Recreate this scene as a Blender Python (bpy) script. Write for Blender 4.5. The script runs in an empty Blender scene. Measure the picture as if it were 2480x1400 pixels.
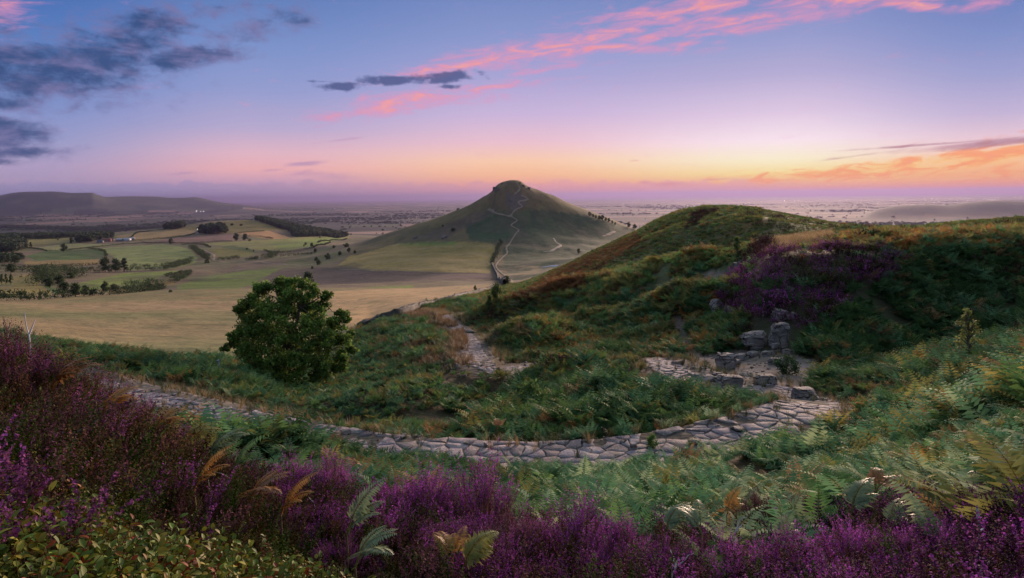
SKYK, SUN_E, HAZE, EXPO = .13, 2.2, 3.6e-5, 2.0
SKY_TONE = (1.3, 1.06, .84)
HAZE_C = (.175, .155, .31, 1)
import bpy, math, random
import numpy as np
from mathutils import Vector, Matrix, Euler

scene = bpy.context.scene
COL = scene.collection
rng = np.random.default_rng(7)
random.seed(7)

# ------------------------------------------------------------------ camera geometry
W_PX, H_PX, F_PX, ROW0, ROLL = 2480.0, 1400.0, 1616.0, 476.0, 0.0115
cr, sr = math.cos(ROLL), math.sin(ROLL)

def ray(px, py):
    """picture position -> (u, v) with the direction (u, 1, v) in the world"""
    a = (np.asarray(px, float) - 1240.0) / F_PX
    b = -(np.asarray(py, float) - ROW0) / F_PX
    return a * cr + b * sr, b * cr - a * sr

def project(x, y, z):
    y = np.maximum(y, 1e-3)
    u, v = x / y, z / y
    a = u * cr - v * sr
    b = u * sr + v * cr
    return 1240.0 + F_PX * a, ROW0 - F_PX * b

# ------------------------------------------------------------------ small maths
def smooth(e0, e1, x):
    t = np.clip((x - e0) / (e1 - e0), 0.0, 1.0)
    return t * t * (3 - 2 * t)

def pchip_slopes(x, y):
    h = np.diff(x); d = np.diff(y) / h
    m = np.zeros_like(y)
    for i in range(1, len(x) - 1):
        if d[i - 1] * d[i] > 0:
            w1 = 2 * h[i] + h[i - 1]; w2 = h[i] + 2 * h[i - 1]
            m[i] = (w1 + w2) / (w1 / d[i - 1] + w2 / d[i])
    m[0] = d[0]; m[-1] = d[-1]
    return m

def pchip(xk, yk, x):
    xk = np.asarray(xk, float); yk = np.asarray(yk, float)
    m = pchip_slopes(xk, yk)
    xc = np.clip(x, xk[0], xk[-1])
    i = np.clip(np.searchsorted(xk, xc) - 1, 0, len(xk) - 2)
    h = xk[i + 1] - xk[i]; t = (xc - xk[i]) / h
    return ((2 * t**3 - 3 * t**2 + 1) * yk[i] + (t**3 - 2 * t**2 + t) * h * m[i]
            + (-2 * t**3 + 3 * t**2) * yk[i + 1] + (t**3 - t**2) * h * m[i + 1])

def _hash(ix, iy, seed):
    h = (ix.astype(np.int64) * 374761393 + iy.astype(np.int64) * 668265263 + seed * 1442695041) & 0xFFFFFFFF
    h = ((h ^ (h >> 13)) * 1274126177) & 0xFFFFFFFF
    h = h ^ (h >> 16)
    return (h & 0xFFFF) / 65535.0

def vnoise(x, y, seed=0):
    x0 = np.floor(x); y0 = np.floor(y)
    fx = x - x0; fy = y - y0
    fx = fx * fx * fx * (fx * (fx * 6 - 15) + 10); fy = fy * fy * fy * (fy * (fy * 6 - 15) + 10)
    a = _hash(x0, y0, seed); b = _hash(x0 + 1, y0, seed)
    c = _hash(x0, y0 + 1, seed); d = _hash(x0 + 1, y0 + 1, seed)
    return (a * (1 - fx) + b * fx) * (1 - fy) + (c * (1 - fx) + d * fx) * fy

def fbm(x, y, seed=0, octaves=4):
    s = 0; amp = 0.5; tot = 0
    for o in range(octaves):
        s = s + amp * vnoise(x * 2**o + 17.3 * o, y * 2**o - 9.1 * o, seed + o)
        tot += amp; amp *= 0.5
    return s / tot

def inpoly(px, py, poly):
    poly = np.asarray(poly, float)
    out = np.zeros(px.shape, bool)
    bb = (px >= poly[:, 0].min()) & (px <= poly[:, 0].max()) & (py >= poly[:, 1].min()) & (py <= poly[:, 1].max())
    if not bb.any():
        return out
    x = px[bb]; y = py[bb]; r = np.zeros(x.shape, bool)
    n = len(poly); j = n - 1
    for i in range(n):
        xi, yi = poly[i]; xj, yj = poly[j]
        if yi != yj:
            c = ((yi > y) != (yj > y)) & (x < (xj - xi) * (y - yi) / (yj - yi) + xi)
            r ^= c
        j = i
    out[bb] = r
    return out

# ------------------------------------------------------------------ the lie of the land
# contour lines from near to far.  (x in the picture, depth y in metres, row) or (x, y, None, z)
Z = None
RINGS = [
 [(-200,.55,Z,-.95),(500,.55,Z,-1.2),(1240,.55,Z,-1.6),(2700,.55,Z,-1.5)],
 [(-200,1.2,Z,-.92),(0,1.2,Z,-.95),(500,1.2,Z,-1.18),(1000,1.2,Z,-1.52),(1240,1.2,Z,-1.62),(1750,1.2,Z,-1.62),(2480,1.2,Z,-1.48),(2700,1.2,Z,-1.45)],
 [(-200,2.5,Z,-.95),(0,2.5,Z,-1.03),(250,2.5,Z,-1.22),(500,2.5,Z,-1.48),(750,2.5,Z,-1.66),(1000,2.5,Z,-1.77),(1240,2.5,Z,-1.82),(1750,2.5,Z,-1.82),(2250,2.5,Z,-1.68),(2480,2.5,Z,-1.56),(2700,2.5,Z,-1.5)],
 [(-200,4,Z,-.82),(0,4,Z,-1.02),(120,4.1,Z,-1.2),(250,4.2,Z,-1.5),(500,4.5,Z,-1.95),(750,4.8,Z,-2.3),(1000,5,Z,-2.52),(1240,5,Z,-2.65),(1500,5,Z,-2.72),(1750,5,Z,-2.72),(2000,5,Z,-2.7),(2250,5,Z,-2.55),(2480,5,Z,-2.38),(2700,5,Z,-2.2)],
 [(-200,9,Z,-2.6),(0,9,Z,-2.9),(250,9,Z,-3.4),(500,9,Z,-3.8),(750,9,Z,-4.05),(1000,9,Z,-4.25),(1240,9,Z,-4.4),(1500,9,Z,-4.45),(1750,9,1240),(2000,9,1195),(2250,9,1120),(2480,9,1050),(2700,9,980)],
 [(-200,28,885),(0,26,905),(240,23.5,937),(330,22,963),(480,19.5,992),(600,17.5,1022),(750,16,1058),(900,15,1086),(1100,14.4,1109),(1300,14.2,1117),(1500,14.6,1107),(1700,15.8,1078),(1850,17,1050),(2000,15,1082),(2250,15,995),(2480,15,912),(2700,15,850)],
 [(-200,34,862),(0,33,874),(250,32,892),(500,30,932),(750,28,985),(1000,26,985),(1240,23.5,990),(1400,22.5,980),(1500,22,962),(1600,21,972),(1750,20,1000),(1900,20.3,1003),(2000,20,990),(2250,21,925),(2480,21,855),(2700,21,800)],
 [(-200,62,835),(0,60,842),(250,60,862),(500,55,888),(750,45,925),(1000,40,905),(1150,38,890),(1240,34,912),(1400,29,930),(1500,27.5,928),(1620,25.5,923),(1750,24,936),(1850,23.3,938),(2000,25,920),(2250,29,884),(2480,29.5,806),(2700,30,760)],
 [(-200,100,795),(0,100,800),(250,100,815),(500,90,830),(750,85,845),(900,95,790),(1000,93,770),(1090,80,785),(1240,60,832),(1370,52,838),(1500,44,838),(1620,38,843),(1750,33,858),(1890,31.5,836),(2000,32,812),(2250,36,752),(2480,37,700),(2700,38,660)],
 [(-200,200,742),(0,200,748),(500,190,760),(750,170,768),(880,140,780),(1000,145,748),(1100,160,724),(1240,105,744),(1370,88,730),(1500,74,714),(1620,62,700),(1750,50,690),(1800,47,662),(1860,44,618),(1930,43,605),(2000,43,599),(2100,43,592),(2250,43,588),(2480,43,588),(2700,43,592)],
 [(-200,250,728),(0,250,735),(250,255,738),(500,255,738),(750,240,738),(1000,235,718),(1100,205,716),(1240,150,712),(1370,132,690),(1500,120,646),(1620,105,630),(1750,88,640),(1800,80,628),(1860,75,600),(2000,75,586),(2250,75,574),(2480,75,568),(2700,75,566)],
 [(-200,300,722),(0,305,724),(250,320,717),(500,330,707),(750,335,707),(1000,330,704),(1130,300,696),(1240,200,690),(1350,190,652),(1440,184,608),(1540,176,562),(1640,166,514),(1720,158,500),(1800,155,502),(1900,150,517),(2030,145,541),(2090,142,549),(2200,140,551),(2330,135,539),(2480,130,529),(2700,128,522)],
 [(-200,480,700),(0,480,702),(250,500,700),(500,520,691),(750,520,684),(1000,480,682),(1130,450,676),(1240,440,676),(1350,430,662),(1540,450,606),(1720,450,595),(2090,450,604),(2480,450,604),(2700,450,604)],
 [(-200,850,650),(0,850,650),(250,850,652),(500,850,647),(750,750,640),(1000,650,622),(1240,620,628),(1350,620,622),(1540,650,604),(1720,800,592),(2090,900,600),(2480,900,600),(2700,900,600)],
 [(-200,1150,622),(0,1150,624),(250,1150,624),(500,1120,618),(700,1000,618),(850,860,606),(1000,790,588),(1090,780,575),(1240,775,553),(1400,780,574),(1540,800,588),(1720,900,590),(2090,1150,597),(2700,1150,597)],
 [(-200,1500,600),(0,1500,602),(250,1480,600),(500,1400,596),(700,1200,598),(850,1000,590),(940,960,564),(1000,945,545),(1060,935,527),(1090,930,516),(1130,922,500),(1165,914,481),(1188,908,467),(1203,904,449),(1220,902,441),(1240,900,437),(1260,901,440),(1273,902,447),(1290,904,455),(1320,908,467),(1400,920,500),(1470,934,526),(1540,950,554),(1600,965,568),(1720,1010,588),(2090,1500,594),(2700,1500,594)],
 [(-200,2000,576),(0,2000,578),(250,1950,577),(500,1900,572),(700,1800,578),(850,1400,592),(940,1350,574),(1090,1300,574),(1240,1300,580),(1540,1300,590),(1720,1500,582),(2090,2000,580),(2700,2000,580)],
 [(-200,2900,572),(0,2800,570),(150,2800,572),(250,2750,566),(400,2700,552),(500,2650,540),(560,2620,535),(620,2600,533),(700,2600,547),(770,2600,560),(830,2600,570),(1000,2600,578),(1240,2700,578),(2090,3000,572),(2700,3000,572)],
 [(-200,3900,Z,-200),(620,3900,Z,-200),(2700,3900,Z,-200)],
 [(-200,4900,Z,-200),(1900,4900,Z,-200),(2100,4900,Z,-195),(2250,4900,Z,-190),(2480,4800,Z,-185),(2700,4800,Z,-185)],
 [(-200,5700,Z,-200),(1900,5700,Z,-200),(2080,5700,Z,-195),(2130,5700,505),(2190,5700,497),(2240,5700,495),(2290,5700,497),(2350,5700,490),(2410,5700,486),(2480,5700,487),(2580,5700,484),(2700,5700,487)],
 [(-200,7000,Z,-200),(1900,7000,Z,-200),(2700,7000,Z,-200)],
 [(-200,9300,Z,-192),(0,9300,Z,-192),(300,9500,Z,-194),(520,9800,Z,-200),(2700,9800,Z,-200)],
 [(-200,11600,462),(-60,11600,466),(0,11600,473),(25,11600,468),(60,11600,464.5),(120,11600,463.5),(180,11600,467),(222,11600,466.5),(240,11600,473),(262,11600,479),(330,11600,484),(420,11700,489),(520,11800,491.5),(700,12000,Z,-200),(2700,12000,Z,-200)],
 [(-200,13300,476),(0,13300,478),(200,13300,478),(262,13300,476.5),(310,13300,475.5),(380,13300,476),(410,13300,479),(440,13300,479),(472,13300,477.5),(490,13300,480),(520,13300,487.2),(700,13300,Z,-200),(2700,13300,Z,-200)],
 [(-200,17000,Z,-195),(700,17000,Z,-200),(2700,17000,Z,-200)],
 [(-200,62000,Z,-235),(2700,62000,Z,-235)],
]
NR = len(RINGS)
UMAX = 0.88
D2R = math.pi / 180
phi_in = np.linspace(-41 * D2R, 41 * D2R, 640)
phi_out = np.linspace(42 * D2R, 105 * D2R, 34)
PHI = np.concatenate([-phi_out[::-1], phi_in, phi_out])
SG = np.concatenate([np.linspace(math.log(.7), math.log(3), 60, endpoint=False),
                     np.linspace(math.log(3), math.log(330), 420, endpoint=False),
                     np.linspace(math.log(330), math.log(3500), 300, endpoint=False),
                     np.linspace(math.log(3500), math.log(60000), 130)])
NC, NS = len(PHI), len(SG)
UC = np.clip(np.tan(np.clip(PHI, -1.2, 1.2)), -UMAX, UMAX)
KS = np.zeros((NR, NC)); KV = np.zeros((NR, NC))
for k, ring in enumerate(RINGS):
    us, ls, vs = [], [], []
    for p in ring:
        if p[2] is None:
            u = (p[0] - 1240.0) / F_PX; v = p[3] / p[1]
        else:
            u, v = ray(p[0], p[2])
        us.append(float(u)); ls.append(math.log(p[1])); vs.append(float(v))
    q = np.sqrt(1 + UC**2)
    KS[k] = pchip(us, ls, UC) + np.log(q)
    KV[k] = pchip(us, vs, UC) / q
for k in range(1, NR):
    bad = KS[k] < KS[k - 1] + 0.03
    if bad.any():
        KS[k] = np.maximum(KS[k], KS[k - 1] + 0.03)
VG = np.zeros((NC, NS)); KG = np.zeros((NC, NS))
for c in range(NC):
    VG[c] = pchip(KS[:, c], KV[:, c], SG)
    KG[c] = np.interp(SG, KS[:, c], np.arange(NR))
RG = np.exp(SG)[None, :] * np.ones((NC, 1))
XG = RG * np.sin(PHI)[:, None]
YG = RG * np.cos(PHI)[:, None]
ZG = VG * RG

# natural roughness, every wavelength fading in where it is coarser than the mesh
moor = 1 - smooth(10.2, 10.95, KG)
for lam, amp, sd in ((1.3, .05, 1), (3.5, .26, 2), (9, .55, 3), (24, .8, 4), (58, 2.4, 8)):
    w = smooth(.35, 1.6, lam / (RG * .02)) * smooth(2.0, 6.0, RG) * moor
    ZG += w * amp * (fbm(XG / lam, YG / lam, sd, 2) - .5) * np.minimum(1, RG / (lam * 1.5))
far = smooth(11.25, 11.9, KG)
cone_z = np.exp(-((PHI - .0)/.19)**2)[:, None] * smooth(12.6, 13.4, KG) * (1 - smooth(15.0, 15.6, KG))
ZG += cone_z * (2.6 * (fbm(XG / 26, YG / 60, 15, 3) - .5) + 1.6 * (fbm(XG / 11, YG / 26, 16, 2) - .5))
for lam, amp, sd in ((35, 2.4, 5), (90, 6.5, 6), (240, 7.0, 7)):
    w = far * smooth(.35, 1.6, lam / (RG * .012)) * (1 - smooth(16.8, 17.6, KG))
    keep = np.exp(-((KG - 15) / .35)**2)
    ZG += w * (1 - .85 * keep) * amp * (fbm(XG / lam, YG / lam, sd, 2) - .5)

def grid_index(x, y):
    phi = np.arctan2(x, y); s = np.log(np.maximum(np.hypot(x, y), .71))
    return np.interp(phi, PHI, np.arange(NC)), np.interp(s, SG, np.arange(NS))

def bil(G, ci, si):
    c0 = np.clip(np.floor(ci).astype(int), 0, NC - 2); s0 = np.clip(np.floor(si).astype(int), 0, NS - 2)
    fc = ci - c0; fs = si - s0
    return ((G[c0, s0] * (1 - fs) + G[c0, s0 + 1] * fs) * (1 - fc)
            + (G[c0 + 1, s0] * (1 - fs) + G[c0 + 1, s0 + 1] * fs) * fc)

def ground(x, y):
    x = np.asarray(x, float); y = np.asarray(y, float)
    ci, si = grid_index(x, y)
    return bil(ZG, ci, si)

def at(px, py, rmin=1.0):
    """first point of the ground seen at this place of the picture"""
    u, v = ray(px, py); u = float(u); v = float(v)
    phi = math.atan(u); vr = v / math.sqrt(1 + u * u)
    ci = float(np.interp(phi, PHI, np.arange(NC))); c0 = min(int(ci), NC - 2); f = ci - c0
    col = (ZG[c0] * (1 - f) + ZG[c0 + 1] * f) / np.exp(SG)
    ok = np.where((col >= vr) & (SG > math.log(rmin)))[0]
    if len(ok) == 0:
        i = NS - 1; s = SG[-1]
    else:
        i = ok[0]
        if i == 0: s = SG[0]
        else:
            a, b = col[i - 1], col[i]
            t = (vr - a) / (b - a) if b > a else 0
            s = SG[i - 1] + max(0, min(1, t)) * (SG[i] - SG[i - 1])
    r = math.exp(s); x, y = r * math.sin(phi), r * math.cos(phi)
    return Vector((x, y, float(ground(x, y))))

def at_depth(px, y):
    x = (px - 1240.0) / F_PX * y
    return Vector((x, y, float(ground(x, y))))

FOLDS = [  # (line in the picture, height, width): spurs and the hollows behind them
 ([(1265,862),(1340,835),(1440,805),(1560,775),(1625,768)], 1.9, 3.0), ([(1300,806),(1360,790),(1430,772),(1560,742),(1640,728)], -2.2, 3.8),
 ([(1250,778),(1310,752),(1400,730),(1520,704),(1680,672)], 2.3, 5.0), ([(1240,752),(1380,712),(1500,676),(1640,644)], -2.2, 6.0),
 ([(1340,935),(1450,915),(1560,912),(1610,925)], .9, 2.0), ([(960,1000),(1060,960),(1180,950)], .9, 2.4), ([(1000,830),(1080,870),(1120,900)], .7, 3.0),
 ([(1560,600),(1700,560),(1850,545)], 1.2, 7), ([(1560,640),(1700,600),(1790,590)], -1.2, 8),
 ([(2060,700),(2120,660),(2160,620)], -.7, 3.5), ([(2220,760),(2260,680),(2280,620)], .7, 3.5), ([(2000,780),(2040,700),(2060,640)], .6, 2.5), ([(2380,740),(2400,660),(2420,610)], -.6, 3.5),
 ([(1960,1040),(2150,960),(2350,890)], .5, 1.6), ([(2050,1090),(2250,1020),(2450,930)], -.35, 1.2), ([(1880,1090),(2000,1060),(2080,1050)], .35, 1.2),
]
_dz = np.zeros_like(ZG)
for pix_, h_, w_ in FOLDS:
    ln_ = np.array([at(a, b, rmin=9.0)[:] for a, b in pix_])
    tt_ = np.linspace(0, 1, len(ln_)); q_ = np.linspace(0, 1, 60)
    ln_ = np.stack([np.interp(q_, tt_, ln_[:, i]) for i in range(3)], 1)
    m_ = (XG > ln_[:, 0].min() - 3 * w_) & (XG < ln_[:, 0].max() + 3 * w_) & (YG > ln_[:, 1].min() - 3 * w_) & (YG < ln_[:, 1].max() + 3 * w_)
    x_, y_ = XG[m_], YG[m_]; best = np.full(x_.shape, 1e9)
    for p_ in ln_: best = np.minimum(best, (x_ - p_[0])**2 + (y_ - p_[1])**2)
    _dz[m_] += h_ * np.exp(-best / (w_ * w_)) * (.75 + .5 * fbm(x_ / 6, y_ / 6, 9, 2))
ZG += _dz

# ------------------------------------------------------------------ stone path: its line, and the bed cut for it
PATH = [(150,905),(200,920),(260,940),(330,963),(400,980),(480,995),(560,1013),(640,1035),(740,1058),(850,1080),(980,1098),(1120,1110),(1300,1117),
        (1480,1107),(1620,1089),(1740,1066),(1840,1040),(1910,1012),(1948,990),(1950,968),(1925,951),(1870,942),(1780,939),(1700,933),(1640,923)]
def spline(pts, step):
    pts = np.array(pts); d = np.r_[0, np.cumsum(np.linalg.norm(np.diff(pts[:, :2], axis=0), axis=1))]
    n = max(2, int(d[-1] / step)); t = np.linspace(0, d[-1], n)
    return np.stack([pchip(d, pts[:, i], t) for i in range(pts.shape[1])], 1)
def softline(pts, n):
    pts = pts.copy()
    for _ in range(n):
        pts[1:-1] = .25 * pts[:-2] + .5 * pts[1:-1] + .25 * pts[2:]
    return pts
main_raw = [tuple(at(*p)) for p in PATH]
main_raw += [tuple(at_depth(px, y)) for px, y in ((1590, 28), (1500, 30.5), (1400, 32.5), (1310, 33.5), (1255, 34.5))]
main_raw += [tuple(at(*p)) for p in ((1215,905),(1180,893),(1150,870),(1142,845),(1127,815),(1103,790),(1085,779))]
main_raw += [tuple(at_depth(px, y)) for px, y in ((1060, 92), (1030, 96))]
main_raw += [tuple(at(*p)) for p in ((1008,768),(1000,758))]
MAIN = softline(spline(softline(spline(main_raw, 1.2), 2), .5), 3)
def seg_dist(x, y, line):
    """distance of many points to a polyline, and the index of the nearest vertex"""
    best = np.full(x.shape, 1e9); idx = np.zeros(x.shape, int)
    for i in range(len(line)):
        d = (x - line[i, 0])**2 + (y - line[i, 1])**2
        m = d < best
        best[m] = d[m]; idx[m] = i
    return np.sqrt(best), idx
def carve(line, half, soft, zfun, rmax):
    m = (RG < rmax) & (RG > 8)
    bx = (XG > line[:, 0].min() - 6) & (XG < line[:, 0].max() + 6)
    m &= bx
    x, y = XG[m], YG[m]
    d, i = seg_dist(x, y, line)
    w = 1 - smooth(half, half + soft, d)
    ZG[m] = ZG[m] * (1 - w) + zfun[i] * w
zline = MAIN[:, 2].copy()
for _ in range(6):
    zline[1:-1] = .25 * zline[:-2] + .5 * zline[1:-1] + .25 * zline[2:]
carve(MAIN, .95, .8, zline, 130)
MAIN[:, 2] = zline

# ------------------------------------------------------------------ meshes and objects
def new_mesh(name, verts, faces, nloop=None, smooth_shade=True):
    """verts (n,3); faces (m,3) or (m,4) array, or a list of such arrays"""
    me = bpy.data.meshes.new(name)
    verts = np.asarray(verts, np.float32)
    if not isinstance(faces, list): faces = [faces]
    faces = [np.asarray(f, np.int32) for f in faces if len(f)]
    sizes = np.concatenate([np.full(len(f), f.shape[1], np.int32) for f in faces])
    flat = np.concatenate([f.ravel() for f in faces])
    me.vertices.add(len(verts)); me.vertices.foreach_set('co', verts.ravel())
    me.loops.add(len(flat)); me.loops.foreach_set('vertex_index', flat)
    me.polygons.add(len(sizes))
    me.polygons.foreach_set('loop_start', np.r_[0, np.cumsum(sizes)[:-1]].astype(np.int32))
    me.polygons.foreach_set('loop_total', sizes)
    if smooth_shade: me.polygons.foreach_set('use_smooth', np.ones(len(sizes), bool))
    me.update(calc_edges=True)
    return me

def vcol(me, name, cols):
    a = me.attributes.new(name, 'FLOAT_COLOR', 'POINT')
    c = np.ones((len(me.vertices), 4), np.float32); c[:, :3] = cols
    a.data.foreach_set('color', c.ravel())

def obj(name, me, mat=None, parent=None, loc=None):
    o = bpy.data.objects.new(name, me)
    COL.objects.link(o)
    if mat is not None and me is not None and len(me.materials) == 0: me.materials.append(mat)
    if parent is not None: o.parent = parent
    if loc is not None: o.location = loc
    return o

def tag(o, label=None, cat=None, group=None, kind=None):
    if label: o['label'] = label
    if cat: o['category'] = cat
    if group: o['group'] = group
    if kind: o['kind'] = kind
    return o

def empty(name, loc, label=None, cat=None, group=None, rz=0.0, sc=1.0):
    o = bpy.data.objects.new(name, None); COL.objects.link(o)
    o.location = loc; o.rotation_euler = (0, 0, rz)
    o.scale = (sc, sc, sc) if not isinstance(sc, (tuple, list)) else sc
    return tag(o, label, cat, group)

class MB:
    """collects geometry with a colour per vertex"""
    def __init__(s): s.v = []; s.f3 = []; s.f4 = []; s.c = []; s.n = 0
    def add(s, v, f, c=(1, 1, 1)):
        v = np.asarray(v, float); f = np.asarray(f, int)
        if f.size:
            (s.f3 if f.shape[1] == 3 else s.f4).append(f + s.n)
        s.v.append(v); c = np.asarray(c, float)
        s.c.append(np.broadcast_to(c, (len(v), 3)).copy()); s.n += len(v)
    def tube(s, pts, rad, c=(1, 1, 1), n=6):
        pts = np.asarray(pts, float); rad = np.broadcast_to(np.asarray(rad, float), (len(pts),))
        t = np.gradient(pts, axis=0); t /= np.linalg.norm(t, axis=1)[:, None] + 1e-9
        ref = np.array([.31, .95, .1]); a = np.cross(t, ref); a /= np.linalg.norm(a, axis=1)[:, None] + 1e-9
        b = np.cross(t, a)
        th = np.linspace(0, 2 * math.pi, n, endpoint=False)
        v = (pts[:, None] + rad[:, None, None] * (np.cos(th)[None, :, None] * a[:, None] + np.sin(th)[None, :, None] * b[:, None])).reshape(-1, 3)
        f = []
        for i in range(len(pts) - 1):
            for j in range(n):
                k = (j + 1) % n
                f.append((i * n + j, i * n + k, (i + 1) * n + k, (i + 1) * n + j))
        s.add(v, f, c)
    def box(s, x0, x1, y0, y1, z0, z1, c=(1, 1, 1)):
        v = [(x, y, z) for z in (z0, z1) for x, y in ((x0, y0), (x1, y0), (x1, y1), (x0, y1))]
        s.add(v, [(3, 2, 1, 0), (4, 5, 6, 7), (0, 1, 5, 4), (1, 2, 6, 5), (2, 3, 7, 6), (3, 0, 4, 7)], c)
    def mesh(s, name, smooth_shade=True):
        fs = []
        if s.f3: fs.append(np.concatenate(s.f3))
        if s.f4: fs.append(np.concatenate(s.f4))
        me = new_mesh(name, np.concatenate(s.v), fs, smooth_shade=smooth_shade)
        vcol(me, 'Col', np.concatenate(s.c))
        return me

# ------------------------------------------------------------------ materials
class NT:
    def __init__(s, tree): s.t = tree
    def n(s, typ, **kw):
        nd = s.t.nodes.new(typ)
        for k, v in kw.items(): setattr(nd, k, v)
        return nd
    def l(s, a, b): s.t.links.new(a, b)
    def m(s, op, a, b=None, c=None, clamp=False):
        nd = s.t.nodes.new('ShaderNodeMath'); nd.operation = op; nd.use_clamp = clamp
        for i, x in enumerate((a, b, c)):
            if x is None: continue
            if isinstance(x, (int, float)): nd.inputs[i].default_value = x
            else: s.l(x, nd.inputs[i])
        return nd.outputs[0]
    def ss(s, x, lo, hi):
        nd = s.t.nodes.new('ShaderNodeMapRange'); nd.interpolation_type = 'SMOOTHSTEP'
        s.l(x, nd.inputs['Value']); nd.inputs['From Min'].default_value = lo; nd.inputs['From Max'].default_value = hi
        return nd.outputs['Result']
    def mix(s, f, a, b, typ='MIX'):
        nd = s.t.nodes.new('ShaderNodeMix'); nd.data_type = 'RGBA'; nd.blend_type = typ
        for i, x in ((0, f), (6, a), (7, b)):
            if isinstance(x, (int, float)): nd.inputs[i].default_value = x
            elif isinstance(x, (tuple, list)): nd.inputs[i].default_value = (*x[:3], 1)
            else: s.l(x, nd.inputs[i])
        return nd.outputs[2]
    def noise(s, vec, scale, detail=4, rough=.55, dist=0.0, dim='3D'):
        nd = s.t.nodes.new('ShaderNodeTexNoise'); nd.noise_dimensions = dim
        nd.inputs['Scale'].default_value = scale; nd.inputs['Detail'].default_value = detail
        nd.inputs['Roughness'].default_value = rough; nd.inputs['Distortion'].default_value = dist
        if vec is not None: s.l(vec, nd.inputs['Vector'])
        return nd.outputs['Fac']
    def ramp(s, fac, stops, interp='LINEAR'):
        nd = s.t.nodes.new('ShaderNodeValToRGB'); cr_ = nd.color_ramp; cr_.interpolation = interp
        while len(cr_.elements) < len(stops): cr_.elements.new(.5)
        for e, (p, c) in zip(cr_.elements, stops):
            e.position = p; e.color = (*c, 1)
        s.l(fac, nd.inputs[0])
        return nd.outputs[0]

def lin(r, g, b):
    f = lambda c: (c / 255 / 12.92) if c / 255 <= .04045 else ((c / 255 + .055) / 1.055)**2.4
    return (f(r), f(g), f(b))

def material(name, build, rough=.9, spec=.25):
    m = bpy.data.materials.new(name); m.use_nodes = True
    nt = NT(m.node_tree)
    b = m.node_tree.nodes['Principled BSDF']
    b.inputs['Roughness'].default_value = rough
    b.inputs['Specular IOR Level'].default_value = spec
    build(nt, b)
    return m
# ------------------------------------------------------------------ camera
cam_d = bpy.data.cameras.new('camera'); cam = bpy.data.objects.new('camera', cam_d); COL.objects.link(cam)
cam_d.sensor_width = 36; cam_d.lens = 36 * F_PX / W_PX
cam_d.shift_y = -(700 - ROW0) / W_PX
cam_d.clip_start = .05; cam_d.clip_end = 150000
cam.matrix_world = Matrix(((cr, sr, 0, 0), (0, 0, -1, 0), (-sr, cr, 0, 0), (0, 0, 0, 1)))
scene.camera = cam
scene.view_settings.view_transform = 'Standard'; scene.view_settings.look = 'None'
scene.view_settings.exposure = EXPO; scene.view_settings.gamma = 1; scene.view_settings.use_curve_mapping = False
scene.cycles.use_denoising = True
scene.cycles.max_bounces = 5; scene.cycles.diffuse_bounces = 2; scene.cycles.glossy_bounces = 1
scene.cycles.transmission_bounces = 3; scene.cycles.volume_bounces = 0; scene.cycles.transparent_max_bounces = 4
scene.cycles.caustics_reflective = False; scene.cycles.caustics_refractive = False

# ------------------------------------------------------------------ sky at dusk
SUN_AZ, SUN_EL = math.atan((1960 - 1240) / F_PX), math.radians(9)
world = bpy.data.worlds.new('World'); scene.world = world; world.use_nodes = True
wt = NT(world.node_tree); wn = world.node_tree.nodes
world.cycles.sampling_method = 'MANUAL'; world.cycles.sample_map_resolution = 512
bg = wn['Background']
tc = wt.n('ShaderNodeTexCoord')
sep = wt.n('ShaderNodeSeparateXYZ'); wt.l(tc.outputs['Generated'], sep.inputs[0])
X, Y, Zz = sep.outputs
R2D = 180 / math.pi
AZ = wt.m('MULTIPLY', wt.m('ARCTAN2', X, Y), R2D)
EL = wt.m('MULTIPLY', wt.m('ARCSINE', Zz), R2D)
def azel(px, py):
    u, v = ray(px, py)
    return math.atan(u) * R2D, math.atan(v / math.sqrt(1 + u * u)) * R2D
def elramp(px, stops):
    """colour against elevation measured up one line of the sky; stops = (row, sRGB)"""
    out = []
    for row, c in stops:
        out.append((max(0, min(1, azel(px, row)[1] / 24)), lin(*c)))
    out.sort(key=lambda s: s[0])
    return wt.ramp(wt.m('DIVIDE', EL, 24.0, clamp=True), out)
g0 = elramp(60, [(487,(143,143,186)),(440,(180,160,194)),(400,(180,164,200)),(340,(155,160,205)),(250,(128,148,203)),(130,(98,135,197)),(20,(80,119,186)),(-150,(58,98,172))])
g1 = elramp(640, [(484,(160,146,186)),(445,(206,164,190)),(410,(243,182,184)),(370,(230,186,200)),(310,(186,173,210)),(220,(150,160,209)),(110,(124,148,203)),(10,(102,132,191)),(-150,(72,108,178))])
g2 = elramp(1240, [(477,(212,140,152)),(455,(244,160,144)),(425,(255,192,146)),(390,(255,208,172)),(345,(238,196,208)),(280,(205,184,220)),(190,(170,167,214)),(90,(138,153,205)),(5,(120,141,196)),(-150,(88,114,178))])
g3 = elramp(1900, [(469,(250,140,108)),(445,(255,178,104)),(420,(255,228,142)),(385,(255,244,206)),(340,(253,233,240)),(270,(223,202,228)),(180,(182,174,213)),(90,(150,158,206)),(5,(128,144,198)),(-150,(96,118,180))])
g4 = elramp(2450, [(463,(255,138,96)),(430,(255,174,100)),(390,(255,196,140)),(345,(243,208,214)),(270,(196,182,216)),(180,(160,163,208)),(80,(128,146,200)),(5,(112,134,192)),(-150,(90,114,178))])
col = g0
for px0, px1, g in ((60, 640, g1), (640, 1240, g2), (1240, 1900, g3), (1900, 2450, g4)):
    col = wt.mix(wt.ss(AZ, azel(px0, 400)[0], azel(px1, 400)[0]), col, g)

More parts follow.
